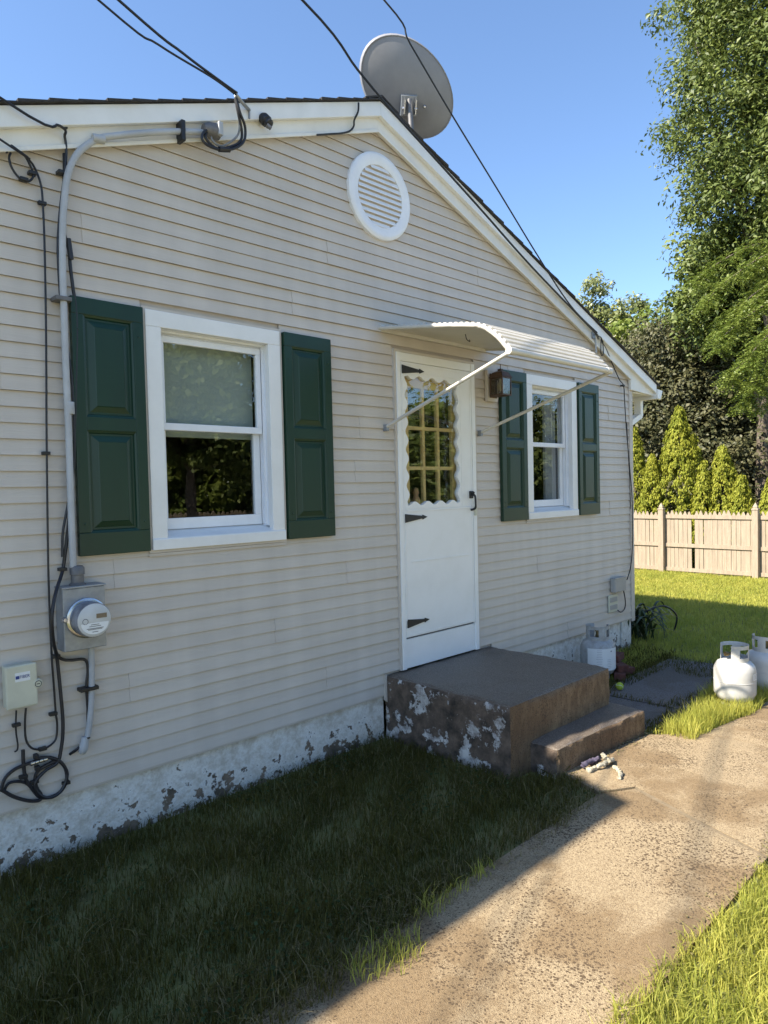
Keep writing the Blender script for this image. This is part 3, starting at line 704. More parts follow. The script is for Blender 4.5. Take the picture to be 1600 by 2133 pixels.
# ---- lantern
lc=P(1041,802,-.115); LX,LY,LZ=lc.x,-.125,lc.z
la=thing('wall_lantern',(LX,-.05,LZ-.12),'brown metal wall lantern with glass panes and a bare bulb beside the awning','lantern')
MB().box(LX-.07,LX+.07,-.045,-.013,LZ-.13,LZ+.13).build('mounting_block','trim_grey',la,bev=.004)
MB().box(LX-.045,LX+.045,-.058,-.0455,LZ-.10,LZ+.10).build('back_plate','rust_brown',la,bev=.003)
hw=.058; zb,zt=LZ-.085,LZ+.055
mb=MB()
for sx_ in (-1,1):
    for sy_ in (-1,1): mb.box(LX+sx_*hw-.005,LX+sx_*hw+.005,LY+sy_*hw-.005,LY+sy_*hw+.005,zb,zt)
for zz in (zb,zt):
    rect=MB()
    mb.box(LX-hw-.007,LX+hw+.007,LY-hw-.007,LY+hw+.007,zz-.006,zz+.004)
mb.box(LX-.02,LX+.02,LY+hw,-.058,LZ-.05,LZ+.0); mb.build('cage','rust_brown',la,bev=.001)
mb=MB(); k=0
for r_,z_ in ((hw+.012,zt+.0045),(hw-.01,zt+.045),(.016,zt+.060),(.016,zt+.075)):
    mb.v+=[(LX-r_,LY-r_,z_),(LX+r_,LY-r_,z_),(LX+r_,LY+r_,z_),(LX-r_,LY+r_,z_)]
for i in range(3):
    for j in range(4): mb.f.append((i*4+j,i*4+(j+1)%4,i*4+4+(j+1)%4,i*4+4+j))
mb.f+=[(3,2,1,0),(12,13,14,15)]; mb.build('cap','rust_brown',la)
MB().tube([(LX,LY,zt+.07),(LX,LY,zt+.115)],.0035,6).build('finial','rust_brown',la)
mb=MB(); mb.lathe([(.012,0),(.013,.02),(.030,.055),(.030,.07),(.022,.09),(.006,.10)],(LX,LY,zt-.008),(0,0,-1),14); mb.build('bulb','bulb',la,smooth=True)
for y_,x_ in ((LY-hw,None),(None,LX-hw),(None,LX+hw)):
    mb=MB()
    if y_ is not None: mb.box(LX-hw+.006,LX+hw-.006,y_-.001,y_+.001,zb+.005,zt-.007)
    else: mb.box(x_-.001,x_+.001,LY-hw+.006,LY+hw-.006,zb+.005,zt-.007)
    mb.build('pane','lantern_glass',la)
# ---- electric meter
my=-.115
a=P(130,1231,my); b=P(218,1217,my); c=P(221,1345,my)
mx0,mx1,mz1,mz0=a.x,b.x,(a.z+b.z)/2,c.z
me_=thing('electric_meter',((mx0+mx1)/2,-.06,mz0),'grey steel electric meter box with a round glass meter left of the window','meter')
MB().box(mx0,mx1,my,-.0145,mz0,mz1).build('box','galv',me_,bev=.004)
MB().box(mx0-.004,mx1+.004,my-.006,-.0145,mz1+.0005,mz1+.010).build('lid','galv',me_,bev=.002)
hubx=(mx0+mx1)/2-.01
MB().lathe([(.040,0),(.040,.006),(.030,.012),(.030,.05),(.034,.052),(.034,.085),(.026,.095)],(hubx,-.062,mz1+.0102),(0,0,1),16).build('hub','galv_dark',me_,smooth=True)
mc=P(181,1287,my-.01); mr=.094
MB().lathe([(mr,0),(mr+.004,.006),(mr+.004,.016),(mr-.004,.020)],(mc.x,my-.0005,mc.z),(0,-1,0),36).build('ring','chrome',me_,smooth=True)
MB().lathe([(mr-.008,.0),(mr-.009,.075),(mr-.013,.085)],(mc.x,my-.019,mc.z),(0,-1,0),36).build('meter_body','meter_body',me_,smooth=True)
fy=my-.1045
MB().lathe([(mr-.014,0),(mr-.020,.004)],(mc.x,fy,mc.z),(0,-1,0),36).build('dial','meter_face',me_,smooth=True)
MB().box(mc.x+.008,mc.x+.058,fy-.0055,fy-.0042,mc.z+.008,mc.z+.030).build('display','lcd',me_)
mb=MB(); mb.v=[(mc.x+.066*math.cos(t),fy-.0047,mc.z-.012+.055*math.sin(t)) for t in np.linspace(math.pi,2*math.pi,20)]; mb.f=[tuple(range(20))]; mb.build('label','label_white',me_)
mb=MB()
for k,(wd,zz) in enumerate(((.020,-.020),(.028,-.028),(.040,-.038),(.034,-.043),(.014,-.055))): mb.box(mc.x-wd,mc.x+wd,fy-.0056,fy-.0050,mc.z+zz-.0014,mc.z+zz+.0012)
mb.build('print','ink',me_)
mb=MB(); mb.tube([(mc.x-.045+.013*math.cos(t),fy-.0045,mc.z-.002+.013*math.sin(t)) for t in np.linspace(0,6.28,16)],.0012,5); mb.build('emblem','ink',me_)
MB().lathe([(.013,0),(.013,.02),(.009,.026)],(mc.x-mr-.012,my,mc.z+.005),(0,-1,0),12).build('seal','chrome',me_,smooth=True)
# ---- fibre box
fy=-.085
a=P(12,1388,fy); b=P(75,1379,fy); c=P(79,1468,fy)
fx0,fx1,fz1,fz0=a.x,b.x,(a.z+b.z)/2-.003,c.z
fo=thing('fiber_box',((fx0+fx1)/2,-.05,fz0),'small cream plastic fiber terminal box with a blue and white sticker','utility box')
MB().box(fx0,fx1,fy+.022,-.0145,fz0+.004,fz1-.004).build('back_box','box_beige',fo,bev=.006)
MB().box(fx0-.004,fx1+.004,fy,fy+.0215,fz0,fz1).build('cover','box_beige',fo,bev=.008)
lz=P(74,1425,fy).z; 
MB().lathe([(.022,0),(.022,.020),(.019,.024)],(fx1+.006,fy+.022,lz),(0,-1,0),18).build('lock_boss','box_beige',fo,smooth=True)
MB().tube([(fx1+.006+.014*math.cos(t),fy-.0025,lz+.014*math.sin(t)) for t in np.linspace(0,6.28,20)],.0016,5).build('lock_ring','black_iron',fo)
MB().box(fx1-.002,fx1+.013,fy-.0045,fy-.002,lz-.0015,lz+.0015).build('lock_slot','black_iron',fo)
s0=P(31,1405,fy); s1=P(63,1414,fy)
MB().box(s0.x,s1.x,fy-.0016,fy-.0003,s1.z-.004,s0.z+.004).build('sticker','label_white',fo)
w_=s1.x-s0.x; zc=(s1.z+s0.z)/2
MB().box(s0.x+.002,s0.x+w_*.27,fy-.0026,fy-.0017,zc-.008,zc+.007).build('logo','ink_blue',fo)
text('FIBER',.0205,'ink_blue',fo,(s0.x+w_*.63,fy-.0020,zc),WR,xs=.92)
# ---- conduit with weatherhead
PT=Vector((-12.0,-.80,10.2))
def inplane(u,v,A,T):
    d=Vector(ray(u,v)); e=Vector((T.x-A.x,T.y-A.y)); n=Vector((e.y,-e.x)); c=Vector(CAM)
    t=((A.x-c.x)*n.x+(A.y-c.y)*n.y)/(d.x*n.x+d.y*n.y); return c+d*t
def reach(a,T,drop):
    # hanging run from a to the pole top
    return [a.lerp(T,t)-Vector((0,0,drop*4*t*(1-t))) for t in (.12,.25,.4,.55,.7,.85,1.0)]
def wallpath(px,y):
    out=[]
    for q in px:
        if q[0]=='pole':   # arrives from the utility pole
            A=P(*q[1],-.10); b=inplane(*q[2],A,PT); out+=list(reversed(reach(b,PT+Vector((0,0,-.9)),.25)))+[b]
        else: out.append(P(q[0],q[1],q[2] if len(q)>2 else y))
    return out
cd1=thing('service_conduit',(1.27,-.05,1.45),'grey plastic service conduit bending along the rake to a weatherhead','conduit')
cpath=[(153,1190),(148,1060),(143,900),(137,760),(133,640),(130,520),(133,430),(141,365),(158,325),(180,303),(205,289),(240,283,-.085),(300,277,-.085),(370,274,-.085),(428,276,-.085)]
cp_=spline(wallpath(cpath,-.062),6); cp_.insert(0,Vector((hubx,-.062,mz1+.09)))
MB().tube(cp_,.0165,12).build('pipe','pvc_grey',cd1,smooth=True)
for u,v,y,d in ((205,289,-.07,(1,0,.15)),(146,850,-.062,(0,0,1))):
    c=P(u,v,y); MB().lathe([(.0195,-.03),(.0205,-.028),(.0205,.028),(.0195,.03)],c,d,14).build('coupling','pvc_grey',cd1,smooth=True)
c=P(378,274,-.085); MB().box(c.x-.012,c.x+.012,-.112,-.046,c.z-.055,c.z+.055).build('strap','black_iron',cd1,bev=.004)
c=P(128,623,-.06); MB().box(c.x-.035,c.x+.04,-.088,-.014,c.z-.010,c.z+.010).build('strap','galv_dark',cd1,bev=.002)
wh=P(440,272,-.10)
MB().lathe([(.024,-.05),(.040,-.02),(.046,.02),(.040,.045),(.02,.055)],wh,(1,0,.02),14).build('weatherhead','galv_dark',cd1,smooth=True)
MB().box(wh.x+.02,wh.x+.05,-.15,-.06,wh.z-.03,wh.z+.045).build('weatherhead_cap','pvc_grey',cd1,bev=.006)
# lower conduit
cd2=thing('lower_conduit',(1.4,-.04,.6),'pale grey conduit hanging below the meter box with a rounded end','conduit')
lp=[(190,1352),(191,1400),(190,1460),(186,1510),(181,1540)]
MB().tube(spline([Vector((P(190,1352,-.05).x,-.05,mz0-.001))]+wallpath(lp[1:],-.045),5),.0150,12).build('pipe','pvc_grey',cd2,smooth=True)
c=P(174,1556,-.045); MB().lathe([(.016,.05),(.022,.01),(.023,-.01),(.017,-.03),(.006,-.036)],c,(.22,0,1),14).build('end_cap','pvc_grey',cd2,smooth=True)
c=P(187,1434,-.05); MB().box(c.x-.05,c.x+.04,-.068,-.0145,c.z-.009,c.z+.009).build('strap','black_iron',cd2,bev=.002)
c=P(181,1536,-.045); MB().lathe([(.0168,-.004),(.0168,.004)],c,(.15,0,1),14).build('band','black_iron',cd2,smooth=True)
# ---- cables on the wall
def cable(name,px,y,r,label,mat='cable_black',n=6,clips=(),group='cables on the wall'):
    mb=MB().tube(spline(wallpath(px,y),n),r,7)
    t=thing(name,tuple(P(px[-1][0],px[-1][1],y)),label,'cable',group)
    mb.build('cord',mat,t,smooth=True)
    for u,v in clips:
        c=P(u,v,y); MB().box(c.x-.018,c.x+.018,y-.010,-.0145,c.z-.008,c.z+.008).build('clip','black_iron',t,bev=.002)
    return t
cable('wall_cable',[('pole',(24,303),(0,290)),(24,303,-.10),(52,325,-.06),(70,345),(84,380),(89,420),(93,520),(96,700),(97,900),(99,1080),(101,1200),(104,1290),(108,1370),(113,1440),(116,1484),(119,1510),(116,1540),(100,1556),(85,1561),(66,1558),(54,1540),(52,1505),(54,1475)],-.030,.0052,'thin black cable dropping straight down the siding into the fiber box',clips=((88,423),(96,944),(111,1487),(89,1560)))
cable('wall_cable',[(13,318,-.05),(20,310,-.05),(35,312,-.05),(52,325,-.05),(66,352),(69,368),(58,378),(40,370),(25,350),(19,330),(22,318)],-.038,.0055,'small black cable loop hanging under the rake at the far left',clips=((68,360),(50,373)))
cable('wall_cable',[('pole',(125,262),(0,203)),(125,262,-.10),(135,285,-.06),(138,320),(134,370),(126,430),(121,500),(122,560),(128,640),(140,720),(150,800),(155,900),(153,980),(140,1060),(131,1110),(130,1160)],-.050,.0065,'black cable running from the upper left edge down behind the conduit',clips=((132,263),(129,358)))
cable('wall_cable',[(134,320,-.03),(134,372),(129,420),(133,480),(143,520),(147,560),(152,600),(158,640),(160,700),(158,800),(156,900),(150,1000),(144,1080),(136,1150),(130,1190),(118,1228,-.10),(110,1265,-.13),(108,1300,-.13),(112,1340,-.10),(118,1365,-.05),(122,1400),(127,1450),(131,1500),(130,1540),(124,1580)],-.040,.0085,'thick black cable swinging out in front of the meter box',clips=((131,1186),(117,1367)))
c=P(144,517,-.05); 
jn=MB().tube([P(142,497,-.052),P(145,518,-.052),P(148,540,-.052)],.013,10).build('cable_splice','cable_black',None,smooth=True); tag(jn,'short thick black splice sleeve on the cable left of the shutter','splice')
cable('wall_cable',[(118,1366,-.05),(132,1374),(150,1375),(172,1373),(181,1380),(183,1400),(180,1430),(183,1480),(181,1530),(172,1550),(160,1561),(146,1571,-.012)],-.040,.0075,'black cable branching under the meter along the lower conduit')
cable('wall_cable',[(34,1480),(33,1510),(34,1530),(37,1550),(36,1562),(30,1566)],-.025,.0040,'short thin wire hanging from the fiber box with a pale tip',clips=((34,1510),))
cable('wall_cable',[(48,1562),(49,1590),(53,1620),(65,1640),(82,1660),(95,1662),(108,1660),(125,1650),(137,1632),(139,1612),(133,1595),(120,1585),(100,1592),(80,1605),(73,1620),(76,1640),(86,1657),(82,1667),(60,1668),(30,1660),(8,1648),(3,1643),(10,1622),(30,1603),(60,1590),(90,1582),(105,1578),(118,1590)],-.030,.0085,'black coax cable coiled in loops at the foot of the siding',clips=((49,1618),(72,1629),(138,1631)))
cable('wall_cable',[(124,1580),(116,1592),(95,1605),(76,1625),(73,1640),(82,1655),(100,1662),(118,1656),(132,1640),(140,1615),(136,1600),(126,1588),(112,1580),(95,1578),(75,1580)],-.036,.0080,'second black coax loop crossing the coil at the foot of the siding')
cable('wall_cable',[(8,1648),(18,1632),(38,1628),(55,1632),(70,1645),(85,1658)],-.026,.0070,'short black coax arc on the left of the coil')
sp=thing('cable_splitter',tuple(P(75,1588,-.03)),'small black cable splitter with metal connectors above the coax coil','splitter')
a,b=P(62,1592,-.034),P(98,1581,-.034)
MB().tube([a,b],.008,8).build('bar','galv_dark',sp,smooth=True)
for t in (.15,.4,.65,.9): c=a.lerp(b,t); MB().lathe([(.011,-.008),(.011,.008)],c,(b-a).normalized(),8).build('connector','chrome',sp,smooth=True)
for u,v in ((75,1576),(78,1600)): c=P(u,v,-.03); MB().box(c.x-.010,c.x+.010,-.045,-.0145,c.z-.012,c.z+.012).build('lug','cable_black',sp,bev=.003)
# loose service wires at the weatherhead
for k,(px,mt,r,lab) in enumerate(((
    [(492,205,-.16),(500,235,-.16),(510,262,-.14),(510,288,-.13),(500,303,-.13),(480,311,-.13),(455,311,-.13),(432,302,-.13),(421,289,-.13),(425,275,-.12),(445,264,-.11)],'cable_black',.008,'outer black service wire looping below the weatherhead'),(
    [(490,205,-.15),(497,240,-.15),(503,268,-.13),(503,288,-.12),(494,300,-.12),(475,307,-.12),(455,310,-.12),(438,300,-.12),(428,285,-.12),(432,275,-.11),(448,268,-.10)],'cable_black',.008,'inner black service wire looping below the weatherhead'),(
    [(490,200,-.15),(496,235,-.14),(499,265,-.13),(494,283,-.12),(480,296,-.12),(462,304,-.12),(448,298,-.12),(440,285,-.11),(446,270,-.10)],'cable_grey',.006,'bare grey neutral wire looping below the weatherhead'))):
    cable('service_wire',px,-.12,r,lab,mt)
c1,c2=P(456,311,-.13),P(478,312,-.13); MB().tube([c1,c2],.015,8).build('wire_sleeve','cable_black',bpy.data.objects['service_wire'],smooth=True)
# black cable over the rake at the apex
cable('rake_cable',[(747,214,-.098),(746,232,-.098),(738,250,-.075),(737,262,-.062),(730,272,-.062),(715,277,-.062),(690,279,-.060),(660,281,-.058)],-.062,.0065,'short black cable hanging over the white rake beside the roof peak',clips=())
# camera / lamp socket under the rake
sc=thing('flood_socket',tuple(P(550,252,-.08)),'small black outdoor lamp socket under the white rake','lamp socket')
c=P(546,247,-.05); MB().box(c.x-.02,c.x+.02,-.052,-.0455,c.z-.05,c.z+.03).build('plate','rake_white',sc,bev=.002)
c=P(546,243,-.075); MB().lathe([(.026,0),(.034,.015),(.034,.05),(.028,.055),(.028,.075),(.022,.08)],c,(.25,-.62,-.74),14).build('socket','black_iron',sc,smooth=True)
c=P(556,260,-.13); MB().lathe([(.012,0),(.012,.03)],c,(.6,-.3,-.5),8).build('knuckle','galv_dark',sc,smooth=True)
# ---- overhead lines, running back to a pole behind the viewer
def overhead(A,pix,T,r,label,mat='cable_black',sag=.35):
    pts=[A]+[inplane(u,v,A,T) for u,v in pix]; pts+=reach(pts[-1],T,sag)
    mb=MB().tube(spline(pts,6),r,7); o=mb.build('overhead_cable',mat,None,smooth=True)
    return tag(o,label,'cable','overhead cables')
SD=P(491,197,-.17)
overhead(SD,[(440,160),(330,93),(205,0)],PT+Vector((-.1,0,.3)),.0058,'left black service drop cable rising from the rake to the upper left')
overhead(SD+Vector((.01,0,.012)),[(455,166),(380,110),(247,0)],PT+Vector((.1,0,.3)),.0072,'right twisted service drop cable rising from the rake to the upper left')
AN=P(1244,697,-.12)
overhead(AN,[(1110,558),(1000,434),(890,312),(815,229),(745,145),(628,-2)],PT+Vector((.2,0,-.6)),.0080,'thick dark overhead cable skimming the right rake past the roof peak')
overhead(AN+Vector((0,0,.02)),[(1190,638),(1125,540),(1035,392),(942,240),(855,92),(797,-4)],PT+Vector((.3,0,-.3)),.0062,'thin dark overhead cable crossing in front of the satellite dish')
# clamp at the service drop
dc=thing('drop_clamp',tuple(P(500,215,-.12)),'small metal wedge clamp holding the service drop to the rake','clamp')
MB().tube([SD,P(508,217,-.14),P(519,229,-.085)],.010,8).build('wedge','galv',dc,smooth=True)
c=P(519,229,-.085); MB().tube([c,c+Vector((.0,.0,-.05))],.006,6).build('hook','galv',dc)
ac=thing('anchor_bracket',tuple(P(1245,700,-.08)),'grey anchor bracket for overhead cables on the right rake','bracket')
c=P(1240,697,-.07); MB().box(c.x-.03,c.x+.03,-.06,-.0455,c.z-.04,c.z+.05).build('plate','galv',ac,bev=.003)
MB().tube([c,AN,AN+Vector((.06,.02,-.03))],.010,8).build('arm','galv_dark',ac,smooth=True)
MB().tube(wallpath([(1240,705),(1241,718),(1242,735)],-.06),.010,8).build('ground_lead','pvc_grey',ac,smooth=True)
cable('wall_cable',[(1247,700,-.12),(1253,704,-.08),(1256,716),(1262,725),(1275,756),(1290,790),(1299,803),(1301,830),(1304,880),(1308,930),(1313,985),(1317,1040),(1317.5,1100),(1317,1150),(1313,1185),(1306,1208)],-.045,.0055,'black cable running down the right corner of the siding to the grey box',clips=((1299,803),))
cable('wall_cable',[(1253,704),(1252,715),(1252,735),(1254,741),(1257,735),(1256,715),(1255,705)],-.065,.005,'narrow black cable loop hanging from the right rake')
cable('wall_cable',[(1306,880),(1309,950),(1312,1000),(1314,1060)],-.030,.004,'thin dark cable beside the corner board on the right')
gb=thing('junction_box',tuple(P(1293,1232,-.05)),'small grey cable junction box low on the right of the siding','utility box')
a,b=P(1282,1205,-.075),P(1305,1230,-.075); MB().box(a.x,b.x,-.075,-.0145,b.z,a.z).build('box','box_grey',gb,bev=.010)
MB().box(a.x-.004,b.x+.004,-.080,-.070,a.z-.012,a.z+.003).build('lid','box_grey',gb,bev=.004)
ob=thing('outlet_box',tuple(P(1280,1270,-.03)),'cream outdoor outlet plate below the grey junction box','outlet')
a,b=P(1269,1241,-.030),P(1288,1272,-.030); MB().box(a.x,b.x,-.030,-.0145,b.z,a.z).build('plate','box_beige',ob,bev=.004)
for t in (.28,.72): MB().box(a.x+.02,b.x-.02,-.034,-.0302,b.z+(a.z-b.z)*t-.025,b.z+(a.z-b.z)*t+.025).build('socket','box_grey',ob,bev=.002)
cable('wall_cable',[(1299,1230,-.04),(1302,1245),(1303,1260),(1300,1270),(1293,1275),(1287,1271)],-.035,.006,'short black lead curving from the junction box to the outlet')
# ---- satellite dish
dcn=P(850,185,.75); 
di=thing('satellite_dish',(4.45,.75,4.6),'large grey satellite dish seen from behind above the roof ridge','satellite dish')
nrm=Vector((.50,.66,.56)).normalized()            # pointing away from the viewer
ux=Vector((.80,-.60,.0)); ux=(ux-nrm*ux.dot(nrm)).normalized(); uy=nrm.cross(ux).normalized()
if uy.z<0: uy=-uy
RX,RY,DP=.465,.325,.09
tl=R(-38); ux,uy=ux*math.cos(tl)+uy*math.sin(tl),uy*math.cos(tl)-ux*math.sin(tl)
bx_,by_=ux*math.cos(-tl)+uy*math.sin(-tl),uy*math.cos(-tl)-ux*math.sin(-tl)
def dishpt(rr,th,off): return dcn+ux*(RX*rr*math.cos(th))+uy*(RY*rr*math.sin(th))+nrm*(DP*rr*rr-DP+off)
mb=MB(); n=48; rs=[.02,.25,.5,.75,.93,1.0]
for off in (0,.012):
    for r_ in rs:
        for j in range(n): mb.v.append(tuple(dishpt(r_,2*math.pi*j/n,off)))
m_=len(rs)
for s_ in range(2):
    for i in range(m_-1):
        for j in range(n): q=(j+1)%n; mb.f.append((s_*m_*n+i*n+j,s_*m_*n+i*n+q,s_*m_*n+(i+1)*n+q,s_*m_*n+(i+1)*n+j))
    mb.f.append(tuple(s_*m_*n+j for j in range(n)))
for j in range(n): q=(j+1)%n; a=(m_-1)*n; b=(2*m_-1)*n; mb.f.append((a+j,a+q,b+q,b+j))
mb.build('reflector','dish_grey',di,smooth=True)
mb=MB(); rim=[dishpt(1.0,2*math.pi*j/n,0) for j in range(n)]
k=0
for off,sc_ in ((-.004,1.0),(-.004,1.02),(.055,1.045),(.055,1.0)):
    mb.v+=[tuple(dcn+(p-dcn-nrm*0)*1.0+ (p-(dcn))*(sc_-1)+nrm*off) for p in rim]
for i in range(4):
    for j in range(n): q=(j+1)%n; mb.f.append((i*n+j,i*n+q,((i+1)%4)*n+q,((i+1)%4)*n+j))
mb.build('rim','dish_grey',di,smooth=True)
bk=dcn-nrm*(DP+.02)-by_*.12; ux,uy=bx_,by_
q_=lambda c,sx_,sy_,:[c+ux*sx_+uy*sy_,c-ux*sx_+uy*sy_,c-ux*sx_-uy*sy_,c+ux*sx_-uy*sy_]
mb=MB(); mb.hexa(q_(bk+nrm*.03,.075,.085),q_(bk-nrm*.015,.070,.08)); mb.build('back_plate','galv',di,bev=.004)
mb=MB()
for s_ in (-1,1): mb.hexa(q_(bk+ux*.05*s_-nrm*.0155,.004,.07),q_(bk+ux*.05*s_-nrm*.10,.004,.055))
mb.build('bracket','chrome',di)
mst=bk-nrm*.06; mtop=mst-uy*.05
mb=MB(); mb.tube(spline([mst+Vector((0,0,.06)),mst,mst+Vector((0,0,-.28)),mst+Vector((-.05,.10,-.45))],5),  .024,10); mb.build('mast','galv_dark',di,smooth=True)
foot=mst+Vector((-.05,.10,-.45)); zf=AZ+RT-K*abs(foot.x-AX)+.02
MB().tube([foot,(foot.x-.03,foot.y+.06,zf)],.024,10).build('mast_foot','galv_dark',di,smooth=True)
MB().hexa([(foot.x-.12,foot.y-.04,zf+K*.09+.012),(foot.x+.06,foot.y-.04,zf-K*.09+.012),(foot.x+.06,foot.y+.16,zf-K*.09+.012),(foot.x-.12,foot.y+.16,zf+K*.09+.012)],[(foot.x-.12,foot.y-.04,zf+K*.09-.03),(foot.x+.06,foot.y-.04,zf-K*.09-.03),(foot.x+.06,foot.y+.16,zf-K*.09-.03),(foot.x-.12,foot.y+.16,zf+K*.09-.03)]).build('foot_plate','galv',di)
for s_ in (-1,1):
    c=bk+ux*.055*s_-nrm*.05-uy*.02; MB().lathe([(.014,-.012),(.014,.012)],c,ux,8).build('bolt','chrome',di,smooth=True)
c=bk+ux*.14-nrm*.0; MB().lathe([(.016,0),(.016,.02),(.008,.03)],c,-nrm,8).build('bolt','chrome',di,smooth=True)
arm=[dcn-uy*.33,dcn-uy*.36+nrm*.3,dcn+nrm*.62-uy*.18]
MB().tube(arm,.014,8).build('feed_arm','galv',di,smooth=True)
MB().lathe([(.03,0),(.045,.05),(.045,.12),(.03,.14)],dcn+nrm*.62-uy*.16,-nrm,12).build('receiver','box_grey',di,smooth=True)
# ================================================================== THINGS ON THE GROUND
def tank(loc,rz,label,body,collar,has_label):
    t=thing('propane_tank',loc,label,'propane tank','propane tanks'); t.rotation_euler=(0,0,rz)
    X,Y,Z=loc; rr=.155
    def ch(mb,name,mat,**k):
        me=mb.mesh(name,mat,k.get('smooth',False)); o=bpy.data.objects.new(name,me); COL.objects.link(o); o.parent=t; return o
    ch(MB().lathe([(.10,0),(.105,.004),(.105,.04),(.098,.04),(.098,.002)],(0,0,0),n=28,cap=False),'foot_ring',body,smooth=True)
    ch(MB().lathe([(.01,.03),(.09,.035),(.135,.06),(rr,.105),(rr,.15),(rr,.19),(rr,.24),(rr,.285),(.148,.315),(.128,.345),(.09,.366),(.045,.376),(.01,.378)],(0,0,0),n=36),'body',body,smooth=True)
    # collar: ring with an opening and a top band
    mb=MB(); n=40; rc=.098
    def arc(a0,a1,z0,z1,k=24):
        b=len(mb.v)
        for i in range(k+1):
            a=a0+(a1-a0)*i/k
            for r_,z_ in ((rc,z0),(rc+.004,z0),(rc+.006,z1),(rc+.002,z1)): mb.v.append((r_*math.cos(a),r_*math.sin(a),z_))
        for i in range(k):
            for j in range(4): q=(j+1)%4; mb.f.append((b+i*4+j,b+i*4+q,b+i*4+4+q,b+i*4+4+j))
        mb.f.append((b,b+1,b+2,b+3)); mb.f.append((b+k*4+3,b+k*4+2,b+k*4+1,b+k*4))
    a0,a1=R(35),R(325)
    arc(a0,a1,.350,.392); arc(a0,a1,.4585,.488)
    for a in (R(35),R(120),R(205),R(290)): arc(a,a+R(35),.3922,.4583,5)
    ch(mb,'collar',collar,smooth=True)
    ch(MB().lathe([(.02,.372),(.02,.40),(.016,.40),(.016,.43),(.024,.432),(.024,.442),(.01,.446)],(0,0,0),n=14),'valve','brass',smooth=True)
    ch(MB().lathe([(.014,0),(.014,.05),(.019,.05),(.019,.075)],(0.015,0,.415),(1,0,0),12),'valve_outlet','brass',smooth=True)
    ch(MB().lathe([(.026,0),(.030,.006),(.026,.012)],(0,0,.447),n=10),'hand_wheel','black_iron',smooth=True)
    ch(MB().lathe([(rr+.0002,.1985),(rr+.0016,.200),(rr+.0016,.204),(rr+.0002,.2055)],(0,0,0),n=36,cap=False),'weld_seam',body,smooth=True)
    if not has_label:
        mb=MB()
        for i in range(7):
            for z_ in (.225,.275): a=R(255-rz*57.3+i*5); mb.v.append(((rr+.0016)*math.cos(a),(rr+.0016)*math.sin(a),z_))
        for i in range(6): mb.f.append((i*2,i*2+2,i*2+3,i*2+1))
        ch(mb,'sticker','label_white')
        mb=MB()
        for j,z_ in enumerate((.235,.245,.255,.266)):
            k0=len(mb.v)
            for i in range(5):
                for dz in (0,.003): a=R(258-rz*57.3+i*5); mb.v.append(((rr+.0026)*math.cos(a),(rr+.0026)*math.sin(a),z_+dz))
            for i in range(4): mb.f.append((k0+i*2,k0+i*2+2,k0+i*2+3,k0+i*2+1))
        tag(ch(mb,'sticker_print','ink_grey'),kind='stuff')
    if has_label:
        mb=MB(); k=20; b0=0
        a0,a1=R(165),R(345)
        for i in range(k+1):
            a=a0+(a1-a0)*i/k
            for z_ in (.10,.30): mb.v.append(((rr+.0032)*math.cos(a),(rr+.0032)*math.sin(a),z_))
        for i in range(k): mb.f.append((i*2,i*2+2,i*2+3,i*2+1))
        ch(mb,'label_wrap','label_white',smooth=True)
        mb=MB()
        def patch(adeg,wdeg,z0,z1,rad=rr+.0042):
            b=len(mb.v); kk=4
            for i in range(kk+1):
                a=R(adeg-wdeg/2+wdeg*i/kk)
                for z_ in (z0,z1): mb.v.append((rad*math.cos(a),rad*math.sin(a),z_))
            for i in range(kk): mb.f.append((b+i*2,b+i*2+2,b+i*2+3,b+i*2+1))
        for col_,wd in ((205,22),(238,20),(305,26)):
            for i in range(11 if col_!=238 else 6):
                z=.285-.0155*i if col_!=238 else .20-.015*i
                patch(col_+random.uniform(-1,1),wd*random.uniform(.7,1),z-.0012,z+.0012)
        patch(280,4,.165,.178); patch(246,6,.268,.28)
        tag(ch(mb,'label_print','ink_grey',smooth=True),kind='stuff')
        mb=MB(); patch(313,7,.270,.292); ch(mb,'warning_mark','red_tag')
    return t
tank((5.83,-.36,.005),R(10),'propane tank with a printed label standing between the steps and the house corner','tank_old','tank_old',True)
tank((5.83,-1.555,.002),R(150),'nearer half-sunlit white propane tank standing in the grass by the path','tank_white','tank_white',False)
tk2=along(1594,6.62)
tank((tk2.x,tk2.y,.002),R(40),'shaded white propane tank behind the sunlit one, cut by the photo edge','tank_white','tank_white',False)
# tennis ball
bp_=PZ(1291,1432,.034)
ballm=MB().lathe([(max(.0335*math.sin(t),.0005),-.0335*math.cos(t)) for t in np.linspace(0,math.pi,15)],(0,0,0),n=20)
ball=link('tennis_ball',None,(bp_.x,bp_.y,.010)); tag(ball,'yellow-green tennis ball lying on the dark patio beside the landing','ball')
o=link('felt',ballm.mesh('felt','tennis',True),(bp_.x,bp_.y,.0445),ball)
sm=MB().tube([Vector((.0335*math.cos(t)*.98,.0335*math.sin(t)*.9,.012*math.sin(2*t))).normalized()*.0336 for t in np.linspace(0,2*math.pi,40)],.0016,5)
link('seam',sm.mesh('seam','label_white',True),(bp_.x,bp_.y,.0445),ball,rot=(.6,.5,.3))
